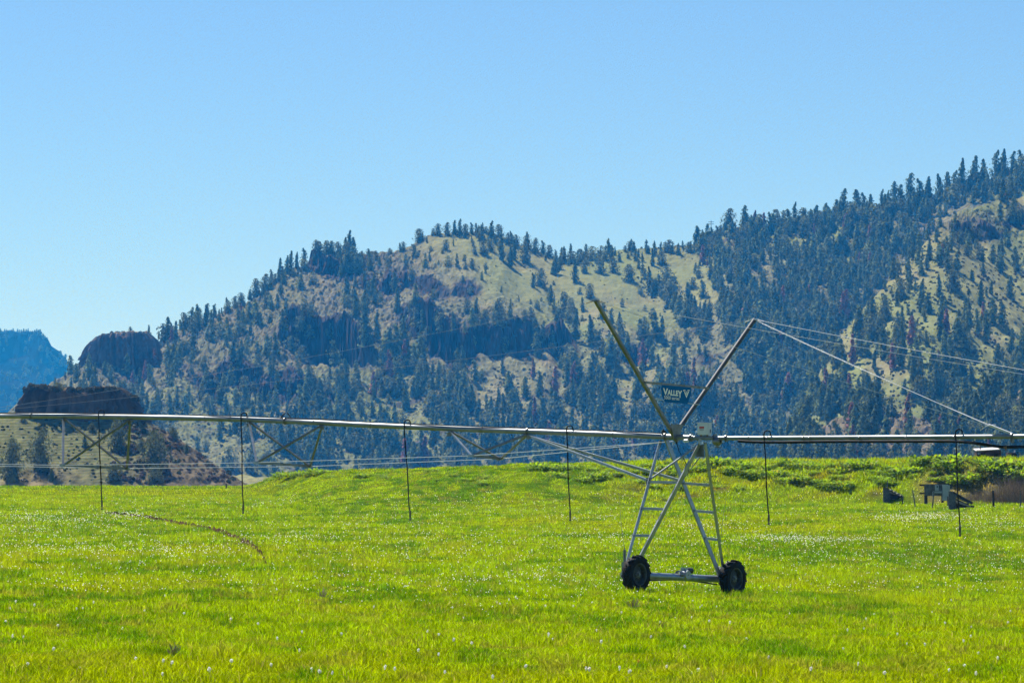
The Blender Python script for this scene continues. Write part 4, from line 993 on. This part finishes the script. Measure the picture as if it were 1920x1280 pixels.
# panel stand
g = foot(1740, 950); g = Vector((g.x, g.y + 1.2, gz(g.x, g.y + 1.2))); s = PXM(g); X_, Y_ = Vector((1, 0, 0)), Vector((0, 1, 0))
def pq(px, py, dy=0): return at(px, py, g.y + dy)
t_ = thing('panel_stand', 'grey wooden electrical panel stand with meter boxes between the two cribs', 'panel stand', g)
def slab(name, x0, y0, x1, y1, dy, th, m):
    a, b2 = pq(x0, y0, dy), pq(x1, y1, dy); bm = bmesh.new(); box(bm, (a + b2) / 2, X_, Y_, ZU, abs(b2.x - a.x), th, abs(a.z - b2.z), .006); return obj(name, bm, M[m], t_)
slab('back_panel', 1733, 907, 1768, 929, 0, .05, 'oldwood')
slab('rail', 1724, 907.5, 1783, 910.5, .08, .06, 'darkwood'); slab('rail', 1724, 923, 1768, 926, .08, .06, 'darkwood')
slab('post', 1733, 929, 1739, 944, .0, .12, 'darkwood'); slab('post', 1765, 929, 1769, 942, .1, .12, 'darkwood')
mb = slab('meter_box', 1753, 908.5, 1760, 919.5, -.12, .16, 'metalgrey')
a = pq(1757.5, 912, -.21); bm = bmesh.new(); tube(bm, [a, a - Y_ * .03], .06, 12); obj('meter_dial', bm, M['motor'], mb, True)
slab('shelf', 1749.5, 920.5, 1766, 924, -.14, .14, 'metalgrey'); slab('front_post', 1748.5, 921, 1750.5, 949, -.18, .07, 'metalgrey')
slab('switch_cabinet', 1767, 908, 1778, 938, -.1, .25, 'metalgrey'); slab('switch_cabinet', 1775, 909, 1781, 930, -.06, .2, 'metalgrey')
slab('end_board', 1776, 930, 1786, 953, -.22, .08, 'oldwood')
# red machine behind the bank crest
gY = 336.; gx = (1852 - 960) * gY / FPX; g0 = Vector((gx, gY, gz(gx, gY)))
def mq(px, py): return at(px, py, gY)
t_ = thing('farm_trailer', 'dark red farm trailer with pale roof half hidden behind the bank crest', 'trailer', g0)
c0, c1 = mq(1829, 843.5), mq(1875, 843.5); zb = g0.z + .25
bm = bmesh.new(); box(bm, Vector(((c0.x + c1.x) / 2, gY, (c0.z + zb) / 2)), X_, Y_, ZU, c1.x - c0.x, 1.7, c0.z - zb, .03)
for k in range(5): box(bm, Vector((c0.x + (c1.x - c0.x) * (k + .5) / 5, gY - .87, (c0.z + zb) / 2)), X_, Y_, ZU, .05, .04, c0.z - zb - .06)
obj('body', bm, M['maroon'], t_)
bm = bmesh.new(); bar(bm, mq(1827, 843.2), mq(1872, 840.3), 1.9, .06, Vector((0, -.10, 1)).normalized(), .01); obj('roof', bm, M['roofpale'], t_)
bm = bmesh.new(); box(bm, Vector((mq(1833.5, 850).x, gY - .87, mq(1833, 850).z)), X_, Y_, ZU, .2, .03, .18, .005); obj('window', bm, M['metalgrey'], t_)
bm = bmesh.new(); a = mq(1838, 844); tube(bm, [a, mq(1838, 831)], .045, 8); obj('stack', bm, M['motor'], t_, True)
d0, d1 = mq(1875, 852), mq(1904, 852)
bm = bmesh.new(); box(bm, Vector(((d0.x + d1.x) / 2, gY, zb + .10)), X_, Y_, ZU, d1.x - d0.x + .1, 1.6, .28, .03)
box(bm, mq(1896, 850.5), X_, Y_, ZU, .7, 1.0, .22, .03); obj('drawbar_deck', bm, M['maroon'], t_)
bm = bmesh.new(); tube(bm, [mq(1902, 850), mq(1902.5, 843.5)], .06, 8); obj('lamp', bm, M['white'], t_, True)
for wx in (c0.x + .5, c1.x - .5, d1.x - .3):
    for yy in (-.75, .75):
        bm = bmesh.new(); lathe(bm, Vector((wx, gY + yy, g0.z + .38)), Y_, [(-.1, .1), (-.1, .36), (-.06, .4), (.06, .4), (.1, .36), (.1, .1)], 20); obj('wheel', bm, M['tyre'], t_, True)

# ------------------------------------------------------------------ plants on the bank
def leaf_plant(seed, n, spread, hgt, ln):
    r = np.random.default_rng(seed); Vv, F, T = [], [], []; b = 0
    for i in range(n):
        a = r.random() * 2 * pi; el = r.uniform(.15, 1.25); L = ln * r.uniform(.6, 1.25); w = L * r.uniform(.16, .26)
        o0 = np.array([cos(a), sin(a), 0]) * spread * r.random() ** .5 * (.62 + .28 * np.sin(a * 3 + seed) ** 2); o0[2] = hgt * r.random() ** 1.5 * .7
        dr = np.array([cos(a) * cos(el), sin(a) * cos(el), sin(el)]); sd = np.array([-sin(a), cos(a), 0])
        tc = np.array([.16, .27, .018]) * r.uniform(.6, 1.35)
        if r.random() < .12: tc = np.array([.25, .26, .03])
        pr = []
        for f, wf in ((0, .12), (.35, 1), (.7, .8), (1, .05)):
            c = o0 + dr * L * f + np.array([0, 0, -.55 * L * f * f * cos(el)])
            pr.append(c - sd * w * wf + [0, 0, .12 * w * wf]); pr.append(c + sd * w * wf + [0, 0, .12 * w * wf])
        Vv += pr; T += [tc] * 8; F += [[b, b + 1, b + 3, b + 2], [b + 2, b + 3, b + 5, b + 4], [b + 4, b + 5, b + 7, b + 6]]; b += 8
    return mesh_np('leafy_plant', np.array(Vv), np.array(F), M['leaf'], True, tint=np.array(T))
PLM = [leaf_plant(500 + i, 330, .85, .55, .25) for i in range(4)]
PLANTS = [(1300, 884, 1.2), (1322, 880, 1.0), (1345, 872, 1.5), (1368, 884, 1.3), (1390, 876, 1.2), (1412, 890, 1.3), (1436, 880, 1.0), (1455, 894, 1.3), (1478, 872, 1.5), (1500, 876, 1.2), (1505, 902, 1.2),
          (1475, 906, 1.1), (1535, 880, 1.2), (1560, 912, 1.2), (1582, 915, 1.1), (1545, 905, 1.1), (1600, 878, 1.6), (1622, 878, 1.5), (1575, 886, 1.0), (1690, 893, 1.5), (1712, 890, 1.3), (1728, 872, 1.5), (1752, 870, 1.2), (1775, 876, 1.8),
          (1790, 868, 1.4), (1812, 906, 1.7), (1795, 912, 1.2), (1862, 882, 2.0), (1880, 876, 1.6), (1900, 896, 1.6), (1850, 870, 1.3), (1915, 880, 1.3), (1660, 905, 1.0), (1640, 890, 1.0),
          (1010, 880, 1.3), (1032, 880, 1.5), (1052, 882, 1.2), (1045, 896, 1.0), (1092, 902, 1.0), (1115, 900, 1.4), (1195, 905, 1.1), (1205, 888, 1.2), (1250, 884, 1.3), (1272, 890, 1.2), (528, 896, 1.3), (548, 893, 1.4), (568, 893, 1.3),
          (590, 890, 1.2), (604, 888, 1.1), (508, 901, .9), (486, 904, .8), (905, 905, .7), (880, 902, .6), (1348, 915, .8), (1700, 938, .9)]
rp2 = random.Random(21)
for _ in range(75):
    qx = rp2.uniform(1050, 1920) if _ < 62 else rp2.uniform(500, 1000)
    PLANTS.append((qx, float(np.interp(qx, BPX, B_TOPPY)) + (rp2.uniform(4, 50) if qx > 1200 else rp2.uniform(6, 24)), rp2.uniform(.45, .85)))
PLANTS = [q for q in PLANTS if not (1690 < q[0] < 1900 and q[1] > 912)]
for i, (px, py, sc) in enumerate(PLANTS):
    g_ = foot(px, py)
    o = link('leafy_plant', PLM[i % 4]); o.location = g_ - ZU * .06; o.scale = (sc * 1.3, sc * 1.1, sc * (.7 + .3 * ((i * 7) % 5) / 4)); o.rotation_euler = (0, 0, i * 1.7)
    side = 'on the low left end of the bank' if px < 700 else ('on the bank behind the truss' if px < 1230 else ('on the bank behind the tower' if px < 1420 else ('on the bank between tower and panel stand' if px < 1700 else 'on the bank above the panel stand')))
    tag(o, ('large ' if sc > 1.4 else ('small ' if sc < 1.05 else '')) + 'clump of broad green leaves ' + side, 'plant', 'leafy weeds on the bank')
def twig_bush(seed, n, w, h):
    r = np.random.default_rng(seed); Vv, F, T = [], [], []; b = 0
    for i in range(n):
        a = r.random() * 2 * pi; lean = r.uniform(.05, .9); p = np.array([r.normal() * w * .25, r.normal() * w * .2, 0.]); L = h * r.uniform(.5, 1.1); q = .011
        d = np.array([cos(a) * lean, sin(a) * lean, 1.]); d /= np.linalg.norm(d); tc = np.array([.30, .225, .18]) * r.uniform(.5, 1.3)
        for sgm in range(3):
            d2 = d + r.normal(size=3) * .22; d2 /= np.linalg.norm(d2); p2 = p + d2 * L / 3; sd = np.cross(d2, [0.3, 1, 0.1]); sd /= np.linalg.norm(sd)
            Vv += [p - sd * q, p + sd * q, p2 + sd * q * .7, p2 - sd * q * .7]; T += [tc] * 4; F.append([b, b + 1, b + 2, b + 3]); b += 4
            p = p2; d = d2; q *= .75
    return mesh_np('bare_shrub', np.array(Vv), np.array(F), M['twig'], False, tint=np.array(T))
for i, (px, py, w, h, lab) in enumerate([(1893, 942, 1.7, 2.2, 'tall bare brown shrub beside the right edge fence post'), (1858, 940, 1.5, 1.2, 'bare brown shrub behind the stout dark post'),
                                         (1828, 938, 1.4, .8, 'low bare brown shrub right of the collapsed crib'), (1925, 942, 1.6, 1.7, 'bare brown shrub cut by the right picture edge')]):
    g_ = foot(px, py); o = link('bare_shrub', twig_bush(600 + i, (380, 260, 200, 380)[i], w * 1.1, h)); o.location = g_ - ZU * .05; tag(o, lab, 'shrub', 'bare shrubs at the foot of the bank')

# wheel rut: churned strip of soil
RUT = [(196, 962), (240, 966), (285, 972), (330, 980), (372, 988), (405, 994), (432, 1004), (458, 1016), (478, 1028), (490, 1039), (497, 1050), (499, 1060)]
rp_ = [ground_hit(*q) for q in smooth_pts(RUT, 10)]
VS, FS = [], []; nr = 7
for i, p in enumerate(rp_):
    d = rp_[min(i + 1, len(rp_) - 1)] - rp_[max(i - 1, 0)]; d.z = 0; d.normalize(); sd = Vector((d.y, -d.x, 0)); f = i / (len(rp_) - 1)
    w = .19 * (.35 + .65 * sst(0, .45, f)) * (1 - .85 * sst(.86, 1, f)) * (.7 + .6 * float(vnoise(np.array([i * .35]), np.array([0.]), 9)[0]))
    for k in range(nr):
        u = (k / (nr - 1) - .5) * 2; q = p + sd * u * w
        VS.append((q.x, q.y, gz(q.x, q.y) + .03 + .17 * (abs(u) > .2) * (abs(u) < .9) * random.random() ** 2 - .05 * (abs(u) > .9)))
F_ = grid_faces(len(rp_), nr)
o = link('wheel_track', mesh_np('wheel_track', np.array(VS), F_, M['soil'], False)); tag(o, 'curved rut of churned brown soil left by a wheel', None, kind='structure')

# ------------------------------------------------------------------ grass, flowers
def blades(x, y, h, w, tint, seg2):
    n = len(x); z = ground_z(x, y) - .01; a = rng.random(n) * 2 * pi; la = rng.random(n) * 2 * pi; ln = h * (.15 + .75 * rng.random(n))
    bx, by = np.cos(a) * w / 2, np.sin(a) * w / 2; tx, ty = np.cos(la) * ln, np.sin(la) * ln
    P0 = np.stack([x - bx, y - by, z], 1); P1 = np.stack([x + bx, y + by, z], 1); PT = np.stack([x + tx, y + ty, z + h], 1)
    if not seg2:
        Vv = np.stack([P0, P1, PT], 1).reshape(-1, 3); F = np.arange(3 * n).reshape(n, 3); return Vv, F, np.repeat(tint, 3, 0)
    M0 = np.stack([x - bx * .8 + tx * .33, y - by * .8 + ty * .33, z + h * .62], 1); M1 = np.stack([x + bx * .8 + tx * .33, y + by * .8 + ty * .33, z + h * .62], 1)
    PT[:, 2] -= h * .12
    Vv = np.stack([P0, P1, M0, M1, PT], 1).reshape(-1, 3); i = np.arange(n)[:, None] * 5
    F = np.concatenate([i + [0, 1, 3], i + [0, 3, 2], i + [2, 3, 4]], 0); return Vv, F, np.repeat(tint, 5, 0)
rutx = np.array([p.x for p in rp_]); ruty = np.array([p.y for p in rp_])
VS, FS, TS = [], [], []; b = 0
for (y0, y1, dens, seg2) in ((38, 60, 430, True), (60, 80, 300, True), (80, 110, 180, True), (110, 150, 90, False), (150, 220, 40, False), (220, 300, 27, False), (300, 345, 44, False), (345, 428, 9, False)):
    n = int(dens * 1.25 * .152 * (y1 ** 2 - y0 ** 2)); y = np.sqrt(y0 ** 2 + (y1 ** 2 - y0 ** 2) * rng.random(n)); x = (rng.random(n) * 2 - 1) * .152 * y
    cl = fbm(x / .35, y / .5, 2, 801); keep = cl > .28 * rng.random(n) + .12
    px = 960 + FPX * x / y; py = HOR - FPX * (ground_z(x, y) - ZC) / y
    if y0 < 250 and y1 > 90:
        dmin = np.full(n, 9.)
        for q, r_ in zip(rutx[::2], ruty[::2]): dmin = np.minimum(dmin, np.hypot(x - q, y - r_))
        keep &= ~((dmin < .24) & (rng.random(n) < .85))
    x, y, px = x[keep], y[keep], px[keep]; n = len(x)
    tall = .6 * fbm(x / 1.1, y / 2.2, 3, 811) + .4 * fbm(x / .45, y / .8, 2, 812); hh = (.03 + .16 * np.clip((tall - .36) * 3.0, 0, 1)) * (.6 + .8 * rng.random(n))
    hh *= np.where(y > 110, 1.05, 1); hh *= 1 + 1.2 * sst(1050, 1300, px) * sst(298, 312, y)
    w = np.maximum(.011, y * .00019) * (.6 + .8 * rng.random(n))
    t = field_tint(x, y) * (1.2 if y0 >= 110 else 1.06); u = rng.random((n, 1))
    t = t * (.45 + 1.1 * rng.random((n, 1))); t = np.where(u < .035, np.array([.30, .27, .13]) * (.7 + .6 * rng.random((n, 1))), t); t = np.where(u > .95, np.array([.20, .21, .012]), t)  # few pale straw blades, also standing in for sun glints on the grass
    Vv, F, T_ = blades(x, y, hh, w, t, seg2); VS.append(Vv); FS.append(F + b); TS.append(T_); b += len(Vv)
o = link('grass', mesh_np('grass', np.concatenate(VS), np.concatenate(FS), M['grass'], False, tint=np.concatenate(TS)))
tag(o, 'short bright meadow grass', 'grass', kind='stuff'); print('grass verts', b)

# small white flowers in drifts (uncountable)
VS, FS = [], []; b = 0
def flower_pts():
    out = []
    for (px, py, rx, ry, n) in [(110, 985, 150, 22, 420), (60, 968, 80, 8, 160), (230, 966, 60, 7, 200), (120, 1030, 160, 18, 300), (330, 1035, 160, 16, 260), (560, 1012, 120, 10, 160), (700, 1000, 200, 24, 160), (1240, 1092, 120, 14, 200),
                                (1330, 988, 90, 8, 170), (1420, 1010, 110, 10, 150), (1560, 1013, 110, 7, 280), (1480, 1012, 60, 6, 130), (1760, 968, 90, 7, 230), (1700, 975, 80, 6, 200), (1860, 985, 70, 14, 160), (1140, 1010, 110, 12, 150), (1000, 1085, 160, 12, 140),
                                (900, 950, 250, 20, 130), (450, 940, 200, 14, 160), (1100, 972, 70, 8, 70), (1640, 1040, 200, 20, 160), (800, 1030, 300, 25, 170), (1850, 1060, 120, 25, 110), (950, 1110, 400, 40, 240)]:
        for _ in range(int(n * .85)): out.append((px + tr.gauss(0, .55) * rx, py + tr.gauss(0, .55) * ry))
    for _ in range(3400): out.append((tr.uniform(-60, 1980), 925 + 190 * tr.random() ** 1.0))
    return out
FP = np.array(flower_pts()); gy = np.concatenate([np.arange(50, 200, .5), np.arange(200, 330, 1.0)])
for (px, py) in FP:
    X = (px - 960) / FPX * gy; k = np.where(HOR - FPX * (ground_z(X, gy, False) - ZC) / gy <= py)[0]
    if not len(k): continue
    y = gy[k[0]] + tr.uniform(-.25, .25); x = (px - 960) / FPX * y; z = gz(x, y) + tr.uniform(.06, .15); s = (.009 + .00011 * y) * tr.uniform(.6, 1.25)
    a = tr.uniform(0, 6.28); ca, sa = cos(a) * s, sin(a) * s
    for q in range(3):
        an = a + q * 2.1; c2, s2 = cos(an) * s * .8, sin(an) * s * .8
        VS += [(x - c2, y - s2, z - s * .3), (x + c2, y + s2, z - s * .1), (x + s2 * .6, y - c2 * .6, z + s)]; FS.append((b, b + 1, b + 2)); b += 3
o = link('white_flowers', mesh_np('white_flowers', np.array(VS), np.array(FS), M['petal'], False)); tag(o, 'tiny white clover and daisy heads in pale drifts', 'flowers', kind='stuff')

# dandelion clocks in the foreground
def dandelion(seed, yellow=False):
    r = random.Random(seed); bm = bmesh.new(); h = 1.0
    tube(bm, [(0, 0, -.1), (.03, .02, .5), (0, 0, .9)], .022, 5, mi=1)
    for i in range(46):          # radiating tufts of the seed head
        d = Vector((r.gauss(0, 1), r.gauss(0, 1), r.gauss(0, 1) + .2)).normalized(); q = d.cross(Vector((r.gauss(0, 1), r.gauss(0, 1), r.gauss(0, 1)))).normalized(); c = Vector((0, 0, 1))
        e = d.cross(q); R_ = .24 * r.uniform(.8, 1.1)
        f = bm.faces.new([bm.verts.new(p) for p in (c + d * .02, c + d * R_ * .7 + q * .07, c + d * R_, c + d * R_ * .7 - q * .07)]); f.material_index = 0
    me = bpy.data.meshes.new('dandelion'); bm.to_mesh(me); bm.free(); me.materials.append(M['petal'] if not yellow else M['yellow']); me.materials.append(M['stem']); return me
M['yellow'] = mat('dandelion_yellow', (.75, .50, .02), .7, transl=.2)
DM = [dandelion(700 + i) for i in range(3)]; DY = dandelion(710, True)
DP = [(155, 1142), (143, 1143), (175, 1131), (20, 1144), (65, 1137), (172, 1058), (309, 1118), (392, 1137), (432, 1166), (253, 1240), (393, 1270), (100, 1225), (150, 1260), (52, 1253), (305, 1271), (345, 1152), (69, 1057), (586, 1268), (624, 1271),
      (483, 1172), (932, 1127), (937, 1133), (954, 1125), (967, 1120), (1022, 1138), (1074, 1137), (1029, 1193), (1027, 1196), (1127, 1210), (1035, 1201), (1298, 1125), (1316, 1133), (1312, 1137), (1344, 1136), (1295, 1158), (1368, 1171), (1219, 1198),
      (1292, 1118), (1151, 1121), (1117, 1098), (1198, 1247), (926, 1280), (985, 1255), (1330, 1165), (700, 1140), (760, 1098), (640, 1190), (560, 1225), (820, 1235), (870, 1160), (1480, 1150), (1530, 1120), (1590, 1185), (1640, 1150), (1700, 1210), (1760, 1130),
      (1820, 1175), (1870, 1240), (1440, 1240), (1520, 1262), (1660, 1268), (1780, 1262), (1895, 1145), (1400, 1200), (1560, 1105), (1720, 1098), (1850, 1105), (230, 1185), (120, 1100), (520, 1105), (420, 1085), (740, 1262), (800, 1190), (1100, 1262), (1250, 1255)]
dz = [(e[0], e[1]) for e in DP] + [(tr.uniform(0, 1920), 1100 + 180 * tr.random() ** .8) for _ in range(45)]
for i, (px, py) in enumerate(dz):
    g_ = ground_hit(px, py + 9); yel = i in (7, 40)
    o = link('dandelion', DY if yel else DM[i % 3]); o.location = g_; hs = .12 * tr.uniform(.85, 1.25); sw = .085 * tr.uniform(.7, 1.3); o.scale = (sw, sw, hs); o.rotation_euler = (tr.uniform(-.15, .15), tr.uniform(-.15, .15), tr.uniform(0, 6))
    row = 'low in the foreground grass' if py > 1215 else ('in the meadow in front of the tower' if py > 1140 else 'in the meadow level with the tower wheels')
    tag(o, ('yellow dandelion flower ' if yel else 'white dandelion clock standing ') + row, 'dandelion', 'dandelions in the meadow')
# dark weeds and dry stalks in the meadow
for i, (px, py, sc, lab) in enumerate([(678, 982, .5, 'dark weed tuft right of the second drop hose'), (298, 945, .45, 'dark weed tuft between the two left drop hoses'), (1320, 1108, .5, 'dark weed tuft just left of the right wheel'), (1213, 1106, .3, 'dark weed tuft beside the left wheel'),
                                       (905, 908, .6, 'dark weed on the bank slope left of the third drop hose'), (840, 897, .35, 'small dark weed on the bank below the truss bay'), (180, 1118, .28, 'dark weed tuft in the left foreground meadow'),
                                       (1580, 945, .4, 'low dark weed in front of the bank, left of the cribs'), (640, 935, .4, 'small dark weed on the slope left of the third drop hose'), (1500, 1215, .25, 'dark weed tuft in the right foreground')]):
    g_ = ground_hit(px, py); o = link('weed', PLM[i % 4]); o.location = g_ - ZU * .03; o.scale = (sc, sc, sc * .9); o.rotation_euler = (0, 0, i * 2.1); tag(o, lab, 'weed', 'dark weeds in the meadow')
for i, (px, py, h, lab) in enumerate([(605, 1124, .30, 'reddish dry dock stalk in the left meadow'), (1188, 1145, .34, 'reddish dry dock stalk below the left wheel'), (325, 1232, .22, 'thin dry stalk low in the left foreground')]):
    g_ = ground_hit(px, py); o = link('dry_stalk', twig_bush(640 + i, 26, .10, h)); o.location = g_; tag(o, lab, 'dry stalk', 'dry stalks in the meadow')

# ------------------------------------------------------------------ haze: one box of air round everything
bm = bmesh.new(); box(bm, (0, 4480, 157), (1, 0, 0), (0, 1, 0), (0, 0, 1), 17600, 9300, 345)
o = obj('haze', bm, bpy.data.materials.new('haze'), None)
hm = o.data.materials[0]; hm.use_nodes = True; nt = hm.node_tree; nt.nodes.clear()
pv = nt.nodes.new('ShaderNodeVolumePrincipled'); mo = nt.nodes.new('ShaderNodeOutputMaterial'); nt.links.new(pv.outputs[0], mo.inputs['Volume'])
pv.inputs['Color'].default_value = (.022, .365, 1.0, 1); pv.inputs['Absorption Color'].default_value = (1, 1, 1, 1); pv.inputs['Density'].default_value = .000094; pv.inputs['Anisotropy'].default_value = 0.1
tag(o, 'thin blue air haze over the valley', 'haze', kind='stuff')
